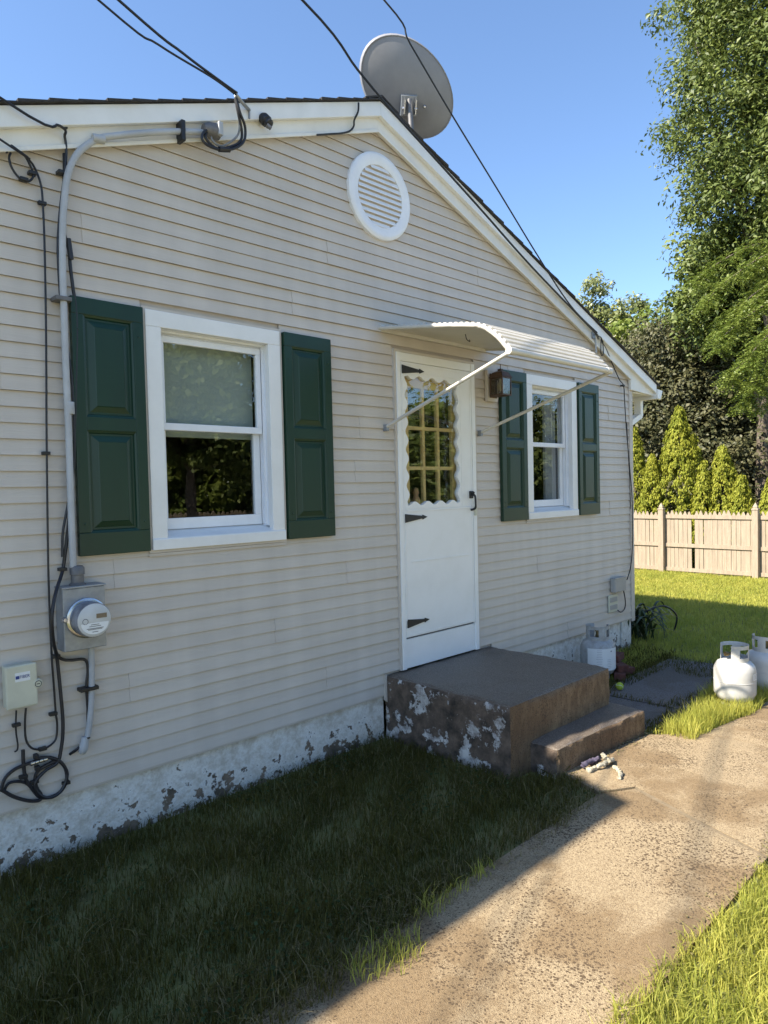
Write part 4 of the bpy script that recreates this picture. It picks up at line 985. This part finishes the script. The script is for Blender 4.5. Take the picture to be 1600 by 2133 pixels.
# bricks by the tank
bb=PZ(1296,1425,0)
bm_=MB().box(-.10,.10,-.05,.05,0,.06)
bme=bm_.mesh('brick','brick_red')
for k,(dx,dy,dz,rz,tl) in enumerate(((.15,.10,.008,.5,0),(.30,.14,.008,-.3,0),(.20,.13,.070,.9,0),(.28,.20,.132,.2,0))):
    o=link('loose_brick',bme,(bb.x+dx,bb.y+dy,dz),rot=(0,0,rz)); md=o.modifiers.new('b','BEVEL'); md.width=.005; md.segments=2
    tag(o,('dark red brick lying nearest the tennis ball','dark red brick lying on the right under the stacked bricks','dark red brick laid across two others beside the labelled tank','topmost dark red brick of the pile beside the labelled tank')[k],'brick','loose bricks')
# pale twisted dog toy
rp=PZ(1262,1600,.02)
rg=thing('rope_toy',(rp.x,rp.y,.018),'pale frayed cloth rope toy lying on the path before the step','dog toy')
def ragtube(pts,r0_,seed,mat,name):
    pts=spline(pts,8); rr=[r0_*(.55+.9*abs(noise.noise(Vector((i*.35,seed,0))))) for i in range(len(pts))]
    mb=MB().tube(pts,rr,8); mb.v=[tuple(Vector(v)+Vector((noise.noise(Vector(v)*60),noise.noise(Vector(v)*60+Vector((5,0,0))),abs(noise.noise(Vector(v)*50))))*.008) for v in mb.v]
    mb.build(name,mat,rg,smooth=True)
G=lambda u,v,z=.03:PZ(u,v,z)
ragtube([G(1224,1606),G(1240,1600),G(1252,1594,.045),G(1262,1588,.05)],.020,1,'rope_pale','strand')
ragtube([G(1254,1570,.09),G(1262,1580,.07),G(1270,1585,.05),G(1276,1583,.03)],.020,2,'rope_pale','strand')
ragtube([G(1278,1598),G(1287,1604,.045),G(1292,1613),G(1290,1620)],.018,3,'rope_pale','strand')
ragtube([G(1212,1598),G(1222,1590,.05),G(1236,1586),G(1246,1580)],.022,4,'rope_dark','strand')
ragtube([G(1256,1596),G(1262,1594,.03),G(1266,1590)],.010,5,'rope_pale','strand')
# ================================================================== FENCE AT THE BACK
FX=13.72
fe=thing('picket_fence',(FX,1.5,0),'weathered wooden stockade fence with pointed pickets behind the back lawn','fence')
pk=MB(); hh=1.205; pw=.040
pk.prism([(-pw,.0),(pw,.0),(pw,hh-.075),(pw*.25,hh),(-pw*.25,hh),(-pw,hh-.075)],-.008,.008,'x'); pkm=pk.mesh('picket','fence_wood')
y=-7.0
while y<8.2:
    gap=.0025+random.uniform(0,.004)
    if 1.93<y<2.02: y+=.055; 
    o=link('picket',pkm,(FX+.03+random.uniform(-.003,.003),y,.01+random.uniform(-.012,.012)),fe,rot=(random.uniform(-.006,.006),0,0),scale=(1,random.uniform(.92,1.03),random.uniform(.985,1.015)))
    y+=pw*2+gap
rl=MB().box(-.022,.0,-.86,.86,-.036,.036).mesh('rail','fence_wood')
posts=[2.55-1.75*k for k in range(-3,6)]
for a,b in zip(posts[:-1],posts[1:]):
    for z in (.075,.545,1.105):
        link('rail',rl,(FX-.002+.02,(a+b)/2,z+random.uniform(-.012,.012)),fe,rot=(random.uniform(-.006,.006),0,0))
pm=MB(); pm.box(-.05,.05,-.05,.05,0,1.27)
k=len(pm.v); 
for r_,z_ in ((.058,1.2705),(.058,1.295),(.036,1.305),(.040,1.33),(.003,1.405)):
    pm.v+=[(-r_,-r_,z_),(r_,-r_,z_),(r_,r_,z_),(-r_,r_,z_)]
for i in range(4):
    for j in range(4): pm.f.append((k+i*4+j,k+i*4+(j+1)%4,k+i*4+4+(j+1)%4,k+i*4+4+j))
pm.f+=[(k+3,k+2,k+1,k)]; pme=pm.mesh('post','fence_wood')
for yy in posts: link('post',pme,(FX-.035,yy,-.02),fe,rot=(0,0,random.uniform(-.03,.03)))
# ================================================================== VEGETATION
def leafmesh(name,pos,nrm,tang,ln,wd,mat,bend=.15):
    n=len(pos); nrm=nrm/np.linalg.norm(nrm,axis=1,keepdims=True)
    tang=tang-nrm*(tang*nrm).sum(1,keepdims=True); tang/=np.linalg.norm(tang,axis=1,keepdims=True)+1e-9
    bi=np.cross(nrm,tang); ln=ln[:,None]; wd=wd[:,None]
    v=np.empty((n,4,3)); v[:,0]=pos-tang*ln*.5; v[:,1]=pos+bi*wd*.5+nrm*ln*bend; v[:,2]=pos+tang*ln*.5; v[:,3]=pos-bi*wd*.5+nrm*ln*bend*.6
    me=bpy.data.meshes.new(name); me.vertices.add(n*4); me.vertices.foreach_set('co',v.reshape(-1).astype(np.float32))
    me.loops.add(n*4); me.loops.foreach_set('vertex_index',np.arange(n*4,dtype=np.int32))
    me.polygons.add(n); me.polygons.foreach_set('loop_start',np.arange(0,n*4,4,dtype=np.int32))
    me.materials.append(MT[mat]); me.update(calc_edges=True); me.validate(); return me
def rdir(n): d=rng.normal(size=(n,3)); return d/np.linalg.norm(d,axis=1,keepdims=True)
def tree(name,base,trunk_h,trunk_r,blobs,nclus,per,lsize,mat,label,clr=.45,droop=.35,cat='tree',group='trees around the yard',limbs=14,shell=.72,aspect=.6,seed=1,frond=False):
    global rng
    rng=np.random.default_rng(seed); random.seed(seed)
    t=thing(name,base,label,cat,group); B=Vector(base)
    # cluster centres on and inside the blobs
    vol=np.array([b[3]*b[4]*b[5] for b in blobs])**.67; vol/=vol.sum()
    cs=[]
    for b,f in zip(blobs,vol):
        n=max(3,int(nclus*f)); d=rdir(n); r=shell+(1-shell)*rng.random((n,1))*1.25; r*= (1+.18*rng.normal(size=(n,1)))
        cs.append(np.array(b[:3])+d*r*np.array(b[3:6]))
        ni=n//3; d=rdir(ni); cs.append(np.array(b[:3])+d*(rng.random((ni,1))**.6*shell)*np.array(b[3:6]))
    C=np.concatenate(cs)+np.array(base); n=len(C)
    cr=clr*(.6+.8*rng.random(n))
    idx=np.repeat(np.arange(n),per); off=rdir(len(idx))*(rng.random((len(idx),1))**.5)*cr[idx][:,None]; off[:,2]*=.62
    pos=C[idx]+off; pos[:,2]-=droop*cr[idx]*(off[:,0]**2+off[:,1]**2)/(cr[idx]**2+1e-6)
    if frond:
        # compound leaves: leaflets in two rows on a drooping stalk
        m=len(pos)//9; st=pos[:m]; d=rdir(m); d[:,2]=-.35-.4*np.abs(d[:,2]); d/=np.linalg.norm(d,axis=1,keepdims=True)
        k=9; tt=np.tile(np.linspace(0,1,k),m); ii=np.repeat(np.arange(m),k); side=np.where(np.arange(m*k)%2==0,1.,-1.)
        upv=np.tile([0,0,1.],(m,1)); bi=np.cross(d,upv); bi/=np.linalg.norm(bi,axis=1,keepdims=True)+1e-9
        L=.28; pos=st[ii]+d[ii]*(tt*L)[:,None]; pos[:,2]-=.12*tt**2; pos+=bi[ii]*(side*lsize*.5)[:,None]
        tang=bi[ii]*side[:,None]+d[ii]*.35; nr=np.cross(bi[ii],d[ii])+rdir(len(pos))*.35
        nr[:,2]=np.abs(nr[:,2])
    else:
        nr=off/(cr[idx][:,None])+rdir(len(idx))*.75; nr[:,2]+=.6; nr[:,0]-=.25; tang=rdir(len(idx)); tang[:,2]-=.5
    ln=lsize*(.6+.8*rng.random(len(pos))); wd=ln*aspect*(.7+.5*rng.random(len(pos)))
    me=leafmesh('crown',pos-np.array(base),nr,tang,ln,wd,mat); link('crown',me,base,t)
    # trunk and limbs
    top=B+Vector((0,0,trunk_h)); mb=MB()
    cz=C[:,2].max(); axis=[B+Vector((0,0,-.15)),B+Vector((.03,.02,trunk_h*.5)),top]
    ce=Vector(C.mean(0)); ce.z=cz-.25*(cz-top.z); axis+= [top.lerp(ce,.5),ce]
    ax=spline(axis,5); mb.tube(ax,[max(trunk_r*(1.25-1.15*i/(len(ax)-1)),.015) for i in range(len(ax))],10)
    mb.build('trunk','bark',t,smooth=True)
    for k in range(limbs):
        tgt=Vector(C[int(rng.integers(n))]); s=ax[int(len(ax)*(.38+.5*random.random()))]
        mid=s.lerp(tgt,.5)+Vector((0,0,.25)); pts=spline([s,mid,tgt],5)
        r_=trunk_r*.38; MB().tube(pts,[r_*(1-.88*i/(len(pts)-1)) for i in range(len(pts))],6).build('limb','bark',t,smooth=True)
    return t
# direction helper: ground point seen at pixel column u at distance D from the viewer
# tall tree at the right edge
b0=along(1640,17.5); 
def blob(u,v,D,rx,rz,base,ry=None):
    p=along(u,D); return (p.x-base.x,p.y-base.y,zat(u,v,D),rx,ry or rx,rz)
bl=[blob(1585,20,17,1.55,1.4,b0),blob(1560,210,16.6,1.40,1.2,b0),blob(1575,365,16.4,1.25,1.05,b0),blob(1690,300,17.5,2.0,3.0,b0),blob(1660,-120,17.5,2.2,1.7,b0),blob(1730,60,18.5,2.2,3.0,b0),blob(1610,520,16.8,.95,.75,b0),blob(1485,90,17,.35,.3,b0),blob(1478,250,16.8,.4,.3,b0),blob(1486,330,16.6,.4,.28,b0),blob(1455,15,17,.28,.2,b0),blob(1452,150,16.8,.25,.16,b0),blob(1446,235,16.8,.22,.14,b0),blob(1448,310,16.6,.25,.16,b0),blob(1470,420,16.6,.4,.25,b0),blob(1480,505,16.8,.35,.2,b0),blob(1470,150,16.8,.45,.3,b0)]
tree('tall_tree',(b0.x,b0.y,0),4.6,.26,bl,640,150,.105,'leaf_mid','tall leafy tree filling the upper right edge above the fence',0.50,seed=11,limbs=26,aspect=.42,droop=.6,shell=.8)
def locust(u,D,tips,label,seed):
    r=np.random.default_rng(seed); p=along(u,D); t=thing('locust_tree',(p.x,p.y,0),label,'tree','trees around the yard')
    B=Vector((p.x,p.y,0)); ztop=zat(u,520,D); MB().tube(spline([B+Vector((0,0,-.1)),B+Vector((.1,.05,1.6)),B+Vector((0,.1,ztop*.7)),B+Vector((.1,0,ztop))],6),[.14-.005*i for i in range(19)],9).build('trunk','bark',t,smooth=True)
    pos=[];nr=[];tg=[]
    for (tu,tv,td) in tips:
        T=along(tu,td); T.z=zat(tu,tv,td); S0=B+Vector((0,0,min(max(T.z+.35,2.0),ztop)))
        mid=S0.lerp(T,.55)+Vector((0,0,.35)); br=spline([S0,mid,T,T+(T-mid)*.25+Vector((0,0,-.22))],10)
        MB().tube(br,[.022*(1-.85*i/(len(br)-1)) for i in range(len(br))],5).build('limb','bark',t,smooth=True)
        for i in range(4,len(br)):
            for q in range(7):
                base=np.array(br[i])+r.normal(size=3)*.05; a=r.random()*2*math.pi
                d=np.array([math.cos(a),math.sin(a),.25-.5*r.random()]); L=.20+.14*r.random(); bi=np.cross(d,[0,0,1.]); bi/=np.linalg.norm(bi)
                for k in range(9):
                    f=(k+.6)/9; c=base+d*L*f; c[2]-=.55*L*f*f
                    for sd in (-1,1):
                        pos.append(c+bi*sd*.022); tg.append(bi*sd+d*.3); nr.append(np.cross(bi,d)*(-1)+r.normal(size=3)*.25+np.array([0,0,.5]))
    n=len(pos); me=leafmesh('crown',np.array(pos)-np.array(B),np.array(nr),np.array(tg),np.full(n,.050),np.full(n,.024),'leaf_locust',.05)
    link('crown',me,B,t)
locust(1760,15.0,[(1520,690,14.6),(1500,600,15.0),(1560,640,14.8),(1545,760,14.4),(1580,720,14.2),(1570,810,14.6),(1600,600,15.2),(1610,690,14.4),(1590,770,14.2),(1530,650,15.0),(1620,810,14.6),(1480,560,15.4),(1590,540,15.4),(1640,740,14.3)],'feathery yellow-green locust tree drooping in at the right edge',5)
b2=along(1480,21.0)
bl=[blob(1400,760,20.6,1.55,1.15,b2),blob(1480,800,20.4,1.75,1.3,b2),blob(1390,900,20.2,1.6,1.3,b2),blob(1500,930,20.2,1.8,1.2,b2),blob(1560,860,20.8,1.3,1.2,b2),blob(1440,720,21.0,1.1,.75,b2),blob(1345,800,20.8,1.2,1.2,b2),blob(1430,1010,20.2,2.2,.8,b2),blob(1540,1020,20.4,1.1,.7,b2)]
tree('maple_tree',(b2.x,b2.y,0),1.6,.28,bl,850,105,.105,'leaf_dark','dark spreading maple tree standing behind the pointed evergreens',.55,seed=23,limbs=24,aspect=.6)
b3=along(1440,18.6)
bl=[blob(1520,540,18.2,.95,.8,b3),blob(1500,640,18.4,1.0,.8,b3),blob(1560,640,18.8,1.1,1.0,b3),blob(1480,575,18.2,.5,.4,b3),blob(1600,600,18.6,1.2,1.3,b3)]
tree('linden_tree',(along(1590,18.9).x,along(1590,18.9).y,0),4.0,.16,[(x+b3.x-along(1590,18.9).x,y+b3.y-along(1590,18.9).y,*r) for x,y,*r in bl],430,95,.115,'leaf_mid','mid green tree between the tall tree and the dark maple',.42,seed=31,limbs=12)
b4=along(1265,25)
bl=[blob(1235,620,25,.55,.55,b4),blob(1270,660,25,.9,.5,b4),blob(1325,640,25.2,.45,.35,b4),blob(1310,680,25,.7,.4,b4),blob(1230,680,25,.8,.5,b4),blob(1255,582,25,.3,.3,b4),blob(1300,720,25,1.3,.6,b4)]
tree('pale_tree',(b4.x,b4.y,0),5.0,.16,bl,105,62,.13,'leaf_pale','sparse pale green tree rising behind the right roof slope',.36,seed=41,limbs=16)
b5=along(1350,24)
bl=[blob(1340,720,24,1.3,.9,b5),blob(1390,700,24,.8,.55,b5),blob(1300,790,24,1.6,1.2,b5)]
tree('bright_tree',(b5.x,b5.y,0),3.5,.15,bl,130,85,.14,'leaf_locust','brighter green tree between the roof end and the dark maple',.5,seed=47,limbs=10)
# arborvitae
def thuja(name,u,vtop,x,hw,label,seed,n=9000):
    r=np.random.default_rng(seed); d=Vector(ray(u,1000)); D=x/(d.x/math.hypot(d.x,d.y)); p=along(u,D); H=zat(u,vtop,D)
    t=thing(name,(p.x,p.y,0),label,'evergreen','arborvitae behind the fence')
    m=int(n/34); zc=r.random(m)**.85*H*.985; f=zc/H
    prof=1.16*hw*np.clip(1-f**1.18,0,1)**.95*(.86+.14*np.clip(f*6,0,1))+.02
    a=r.random(m)*2*np.pi
    lump=np.array([1+.30*noise.noise(Vector((math.cos(x_)*1.8,math.sin(x_)*1.8,q*1.8+seed*3.3))) for x_,q in zip(a,zc)])
    rad=prof*lump*(1-.22*r.random(m)**2)
    C=np.stack([rad*np.cos(a),rad*np.sin(a),zc],1); ts=.04+.06*r.random(m)*(1-.5*f)
    i=np.repeat(np.arange(m),34); k=len(i); off=rdir(k)*(r.random((k,1))**.5)*ts[i][:,None]; off[:,2]*=1.35
    pos=C[i]+off
    out=np.stack([np.cos(a[i]),np.sin(a[i]),.3+0*a[i]],1)
    d2=r.normal(size=(k,3)); nr=out*.75+d2*.55+off*6; tang=out*.5+np.array([0,0,1.])+.45*d2
    ln=.060*(.6+.8*r.random(k)); me=leafmesh('crown',pos,nr,tang,ln,ln*.45,'thuja',.1); link('crown',me,(p.x,p.y,0),t)
    MB().tube([(p.x,p.y,-.1),(p.x,p.y,H*.5),(p.x,p.y,H*.90)],[.07,.045,.008],8).build('trunk','bark',t,smooth=True)
    return t
thuja('arborvitae',1417,846,15.05,.78,'tallest pointed yellow-green arborvitae behind the fence',3,28500)
thuja('arborvitae',1505,930,15.0,.60,'middle-sized pointed arborvitae right of the tallest one',4,20900)
thuja('arborvitae',1545,992,14.7,.40,'small arborvitae tucked against the middle-sized one',5,11400)
thuja('arborvitae',1322,890,15.0,.58,'arborvitae half hidden by the corner of the house',6,19000)
thuja('arborvitae',1358,948,14.7,.36,'slim arborvitae beside the house corner, left of the tallest one',7,13300)
thuja('arborvitae',1466,962,14.7,.34,'slim low arborvitae at the right foot of the tallest one',8,11400)
thuja('arborvitae',1612,985,14.9,.5,'arborvitae at the right edge cut off by the photo',9,15200)
thuja('arborvitae',1272,900,15.0,.5,'arborvitae hidden behind the house corner',10,5000)
# far white house at the right edge
fh=along(1650,34); far=thing('neighbour_house',(fh.x,fh.y,0),'white house glimpsed through the trees at the right edge','house')
zr=zat(1590,905,34)
MB().box(fh.x-1.0,fh.x+6,fh.y-4.2,fh.y+3.4,0,zr).build('wall','far_white',far)
MB().prism([(fh.y-4.6,zr-.1),(fh.y+3.8,zr-.1),(fh.y-.4,zr+2.3)],fh.x-1.3,fh.x+6.3,'x').build('roof','shingle',far)
for yy in (-2.6,-.2,2.0):
    w=MB().box(fh.x-1.05,fh.x-.9,fh.y+yy-.5,fh.y+yy+.5,1.0,2.4).build('window','far_white',far); MB().box(fh.x-1.07,fh.x-1.051,fh.y+yy-.42,fh.y+yy+.42,1.08,2.32).build('pane','room_dark',w)
# daylily clump and hose by the corner
pl=PZ(1345,1330,0); pl=Vector((7.62,.15,0))
py_=thing('corner_plant',(pl.x,pl.y,0),'dark arching leafy plant at the house corner by the downspout','plant')
rr_=np.random.default_rng(3)
for k in range(80):
    a=rr_.random()*2*math.pi; h=.14+.26*rr_.random(); sp_=.15+.26*rr_.random()
    bx,by=pl.x+.10*rr_.normal(),pl.y+.14*rr_.normal()
    pts=spline([(bx,by,-.01),(bx+math.cos(a)*sp_*.35,by+math.sin(a)*sp_*.35,h*.8),(bx+math.cos(a)*sp_*.8,by+math.sin(a)*sp_*.8,h),(bx+math.cos(a)*sp_*1.25,by+math.sin(a)*sp_*1.25,h*.72)],4)
    mb=MB(); sd=Vector((-math.sin(a),math.cos(a),0)); m=len(pts)
    for i,p in enumerate(pts):
        wv=.019*math.sin(math.pi*min((i+.6)/m,1)); mb.v+=[tuple(p+sd*wv),tuple(p-sd*wv)]
    for i in range(m-1): mb.f.append((2*i,2*i+1,2*i+3,2*i+2))
    mb.build('leaf','lily_leaf',py_)
hs=MB().tube(spline([(7.32,.16,.17),(7.55,.05,.30),(7.9,-.05,.36),(8.15,-.10,.22),(8.2,-.05,.02)],6),.011,8).build('garden_hose','cable_black',None,smooth=True); tag(hs,'dark hose arching out from the bottom of the downspout','hose')
# ------------------------------------------------------------------ grass
def grass(name,fn,bounds,dens,h0,h1,wd,mat,label,seed,lean=.35,segs=2,hfun=None,z=0.0):
    r=np.random.default_rng(seed); x0,x1,y0,y1=bounds; n=int((x1-x0)*(y1-y0)*dens)
    x=x0+(x1-x0)*r.random(n); y=y0+(y1-y0)*r.random(n)
    k=fn(x,y); x=x[k]; y=y[k]; n=len(x)
    # patchy height
    ph=.5+.5*np.sin(x*5.1+np.sin(y*3.7)*1.5)*np.sin(y*6.3+np.cos(x*2.9)*1.7)
    h=(h0+(h1-h0)*r.random(n)**1.6)*(.72+.5*ph)
    if hfun is not None: h*=hfun(x,y)
    a=r.random(n)*2*np.pi; ln=h*lean*(r.random(n)*1.6); dx,dy=np.cos(a)*ln,np.sin(a)*ln
    b=r.random(n)*2*np.pi; w=wd*(.6+.8*r.random(n)); wx,wy=np.cos(b)*w*.5,np.sin(b)*w*.5
    zb=np.full(n,z-.012)
    v=np.empty((n,5,3))
    v[:,0]=np.stack([x-wx,y-wy,zb],1); v[:,1]=np.stack([x+wx,y+wy,zb],1)
    v[:,2]=np.stack([x+wx*.8+dx*.32,y+wy*.8+dy*.32,z+h*.58],1); v[:,3]=np.stack([x-wx*.8+dx*.32,y-wy*.8+dy*.32,z+h*.58],1)
    v[:,4]=np.stack([x+dx,y+dy,z+h*(1-.12*(ln/h))],1)
    me=bpy.data.meshes.new(name); me.vertices.add(n*5); me.vertices.foreach_set('co',v.reshape(-1).astype(np.float32))
    base=np.arange(n,dtype=np.int32)*5
    li=np.stack([base,base+1,base+2,base+3,base+3,base+2,base+4],1).reshape(-1)
    me.loops.add(n*7); me.loops.foreach_set('vertex_index',li.astype(np.int32))
    ls=np.stack([np.arange(n)*7,np.arange(n)*7+4],1).reshape(-1).astype(np.int32)
    me.polygons.add(n*2); me.polygons.foreach_set('loop_start',ls)
    me.materials.append(MT[mat]); me.update(calc_edges=True); me.validate()
    o=link(name,me,(0,0,0)); tag(o,label,'grass',kind='stuff'); return o
def edgeN(x): return .018*np.sin(x*9.3)+.022*np.sin(x*23.1+1)+.03*np.sin(x*3.1+.4)
def bed(x,y):
    e=-1.60-.10*np.clip((2.5-x)/1.0,0,1)+edgeN(x)
    k=(y<.0)&(y>e)&(x<3.70)&(x>-2.5)
    dn_=.5+.5*np.sin(x*4.3+1.3*np.sin(y*5.1))*np.sin(y*7.9+1.7*np.sin(x*3.3)); hb_=np.modf(np.abs(np.sin(x*817.3+y*531.7)*4373.1))[0]; k&=hb_<.30+.85*dn_
    k&=~((x>3.42)&(y>-1.12)); k&=~((x>3.62)&(y>-1.30)); k&=~((x>3.62)&(y<-1.45))
    return k
grass('lawn_grass',bed,(-2.5,3.7,-1.78,0),14000,.022,.078,.0032,'grass_shade_tone','shaded green grass bed between the wall and the path',1,lean=.8)
grass('dry_grass',lambda x,y:bed(x,y)&(y<-1.40),(-.5,3.7,-1.7,-1.35),3500,.02,.07,.003,'grass_dry','dry straw coloured grass edging the path',2,lean=1.5)
grass('straw_blades',bed,(-1.5,3.7,-1.7,0),900,.03,.11,.0024,'grass_dry','scattered straw coloured blades in the shaded grass bed',12,lean=1.1)
grass('edge_blades',lambda x,y:(x>1.0)&(x<3.6)&(y>-1.68)&(y<-1.58),(1.0,3.6,-1.7,-1.55),1500,.02,.06,.003,'grass_dry','dry runners lying over the left path edge',13,lean=2.2,z=.012)
tfts=[(1.80,-1.72,.12,.08),(1.68,-1.70,.08,.06),(2.12,-1.63,.08,.04),(2.3,-1.62,.07,.035),(2.48,-1.62,.07,.03)]
def tuft(x,y):
    k=np.zeros(len(x),bool)
    hs_=np.modf(np.abs(np.sin(x*917.3+y*631.7)*4373.1))[0]
    for a,b,s,t in tfts: k|=((x-a)/s)**2+((y-b)/t)**2<2.2*hs_**1.5
    return k
grass('grass_tuft',tuft,(.4,3.2,-1.9,-.8),8500,.03,.09,.0034,'grass_sun_tone','long sunlit grass tufts spilling over the path edge',3,lean=.6,z=.01)
def rlawn(x,y): return (y<-2.49+edgeN(x*1.1+2)*.8)&(y>-4.88)
grass('front_lawn',rlawn,(.8,7.5,-4.2,-2.4),11000,.03,.075,.0042,'grass_sun_tone','bright sunlit lawn along the right side of the path',4,lean=.95)
grass('near_lawn',rlawn,(-2.5,.8,-4.2,-2.4),4500,.03,.075,.0055,'grass_sun_tone','sunlit lawn right of the path just before the viewer',16,lean=.95)
grass('side_lawn',rlawn,(-4,14,-4.9,-4.2),2500,.03,.08,.010,'grass_sun_tone','sunlit lawn behind the viewer',14,lean=.6)
def strip(x,y):
    top=-1.44+.16*np.clip((x-4.9)/1.0,0,1)+edgeN(x); bot=-1.62-.12*np.clip((x-5)/.7,0,1)+.5*edgeN(x+3)
    return (x>4.78)&(x<6.5)&(y<top)&(y>bot-.02*(x<5.8))
grass('strip_grass',strip,(4.7,6.5,-1.75,-1.2),9000,.05,.17,.0045,'grass_sun_tone','long yellow-green grass strip in front of the propane tanks',6,lean=.5)
def back(x,y):
    k=(x<13.66)&(y>-3.585+.25*x-1.6)&(y>-2.5)
    k&=~((x<7.35)&(y>-.02)); k&=~((x<7.05)&(y>-1.36)&(y<-.5)&(x>4.7)); k&=(x>4.76)
    k&=~((x<9.6)&(y<-1.44+.0*x)); 
    k&=~((x<5.8)&(y>-.6))
    return k
grass('back_lawn',back,(4.7,13.7,-2.6,7.5),2600,.03,.07,.0075,'grass_sun_tone','short mown back lawn between the house corner and the fence',7,lean=.7)
def seam(x,y): return ((np.abs(x-5.41)<.04)&(y<-.6)&(y>-1.3))|((x>4.72)&(x<7.1)&(np.abs(y+1.30)<.10+.05*np.sin(x*7)))|((x>4.72)&(x<7.0)&(y>-.70)&(y<-.42+.1*np.sin(x*5)))|((x-6.7)**2+(y+1.0)**2<.10)
grass('patio_weeds',seam,(4.7,7.2,-1.5,-.3),2600,.015,.06,.005,'grass_shade_tone','low weeds creeping over the patio seams',15,lean=1.0,z=.008)
grass('weeds',lambda x,y:(x>5.9)&(x<7.2)&(y>-.55)&(y<-.02),(5.8,7.3,-.6,0),2500,.02,.09,.006,'grass_shade_tone','thin weeds at the foot of the house by the tank',8,lean=.9)
grass('far_lawn',lambda x,y:(x>13.9),(13.9,30,-8,14),160,.05,.14,.02,'grass_sun_tone','lawn beyond the fence',9,lean=.7)
def litter(name,fn,bounds,n,size,zr,mat,label,cat,seed,flat=.35):
    r=np.random.default_rng(seed); x0,x1,y0,y1=bounds; x=x0+(x1-x0)*r.random(n); y=y0+(y1-y0)*r.random(n); k=fn(x,y); x=x[k]; y=y[k]; n=len(x)
    nr=r.normal(size=(n,3))*flat; nr[:,2]=1; ln=size*(.5+1.0*r.random(n))
    me=leafmesh(name,np.stack([x,y,zr[0]+(zr[1]-zr[0])*r.random(n)],1),nr,r.normal(size=(n,3)),ln,ln*.75,mat,.08); tag(link(name,me),label,cat,kind='stuff')
cl_=lambda x,y:bed(x,y)&(np.sin(x*3.1+y*2.3)+np.sin(y*6.1-x*1.7)>.55)
litter('clover',cl_,(-1,3.6,-1.6,-.05),9000,.017,(.015,.05),'clover','low round clover leaves scattered in the shaded grass bed','clover',21)
litter('path_litter',lambda x,y:np.abs(y+1.62+.04*np.sin(x*5))<.07*np.abs(np.sin(x*2.1+.5)),(1.0,3.7,-1.85,-1.5),1500,.012,(.014,.024),'grass_dry','dry bits of leaf and thatch along the left path edge','litter',22)
litter('step_litter',lambda x,y:(x>3.7),(3.7,4.75,-1.40,-1.28),240,.013,(.016,.026),'grass_dry','leaf bits gathered along the foot of the step','litter',23)
litter('lawn_edge_litter',lambda x,y:np.abs(y+2.47+.03*np.sin(x*6))<.05,(1.5,5.0,-2.6,-2.35),700,.012,(.016,.024),'grass_dry','dry clippings along the right path edge','litter',24)
# small broad-leaf weed at the step corner
wd_=PZ(1150,1612,0)
wt=thing('step_weed',(wd_.x,wd_.y,0),'small broad-leaved weed at the left corner of the step','weed')
for k in range(10):
    a=k*2.4; l_=.05+.03*random.random(); q=Vector((math.cos(a),math.sin(a),.55)); sd=Vector((-math.sin(a),math.cos(a),0))
    p=Vector((wd_.x+.02*math.cos(a),wd_.y-.02+.02*math.sin(a),.0)); mb=MB()
    mb.v=[tuple(p),tuple(p+q*l_*.6+sd*.018),tuple(p+q*l_*1.2),tuple(p+q*l_*.6-sd*.018)]; mb.f=[(0,1,2,3)]; mb.build('leaf','grass_shade_tone',wt)
# ------------------------------------------------------------------ behind the viewer (seen in the glass)
rng=np.random.default_rng(1)
up_=thing('utility_pole',(PT.x,PT.y-.25,0),'wooden utility pole left of the house carrying the overhead cables','pole')
MB().tube([(PT.x,PT.y-.25,-.3),(PT.x,PT.y-.25,11.4)],[.17,.11],12).build('shaft','bark',up_,smooth=True)
MB().box(PT.x-.06,PT.x+.06,PT.y-1.3,PT.y+.8,10.9,11.02).build('crossarm','bark',up_)
tree('yard_tree',(8.6,-12.0,0),2.1,.17,[(0,0,3.6,1.7,1.7,1.2),(1.4,.3,3.3,1.5,1.4,1.0),(-1.0,0,4.4,1.4,1.4,1.1),(.6,0,5.2,1.5,1.5,1.1)],220,70,.17,'leaf_mid','yard tree behind the viewer mirrored in the large window',.5,seed=61,limbs=10)
tree('yard_tree',(3.0,-17.0,0),3.0,.22,[(0,0,6.2,2.6,2.4,2.6),(2.2,0,5.2,2,2,1.8),(-2,0,5,2,2,1.8)],260,70,.22,'leaf_mid','large yard tree behind the viewer to the left',.7,seed=62,limbs=10)
for k,(x,y,h) in enumerate(((15.5,-13.5,5.0),(20,-14,5.5),(25.5,-14,5.2),(12,-18,6.0))):
    tree('hedge_tree',(x,y,0),1.5,.2,[(0,0,h*.55,2.4,2.0,h*.5),(1.6,.3,h*.4,1.8,1.6,h*.35),(-1.6,.2,h*.42,1.8,1.6,h*.38)],260,60,.22,'leaf_locust' if k%2 else 'leaf_mid','bushy tree behind the viewer, '+('nearest the yard tree','mirrored in the door glass','mirrored in the small window','farthest from the house')[k],.65,seed=70+k,limbs=8)
f2=thing('rear_fence',(8,-15.5,0),'grey board fence behind the viewer mirrored in the window','fence')
for x in np.arange(-6,30,.16): link('picket',pkm,(x,-15.5,0),f2,rot=(0,0,R(90)),scale=(1,1.7,1.0))
for z in (.3,1.0): MB().box(-6,30,-15.53,-15.512,z-.04,z+.04).build('rail','fence_wood',f2)
print('objects',len(bpy.data.objects))
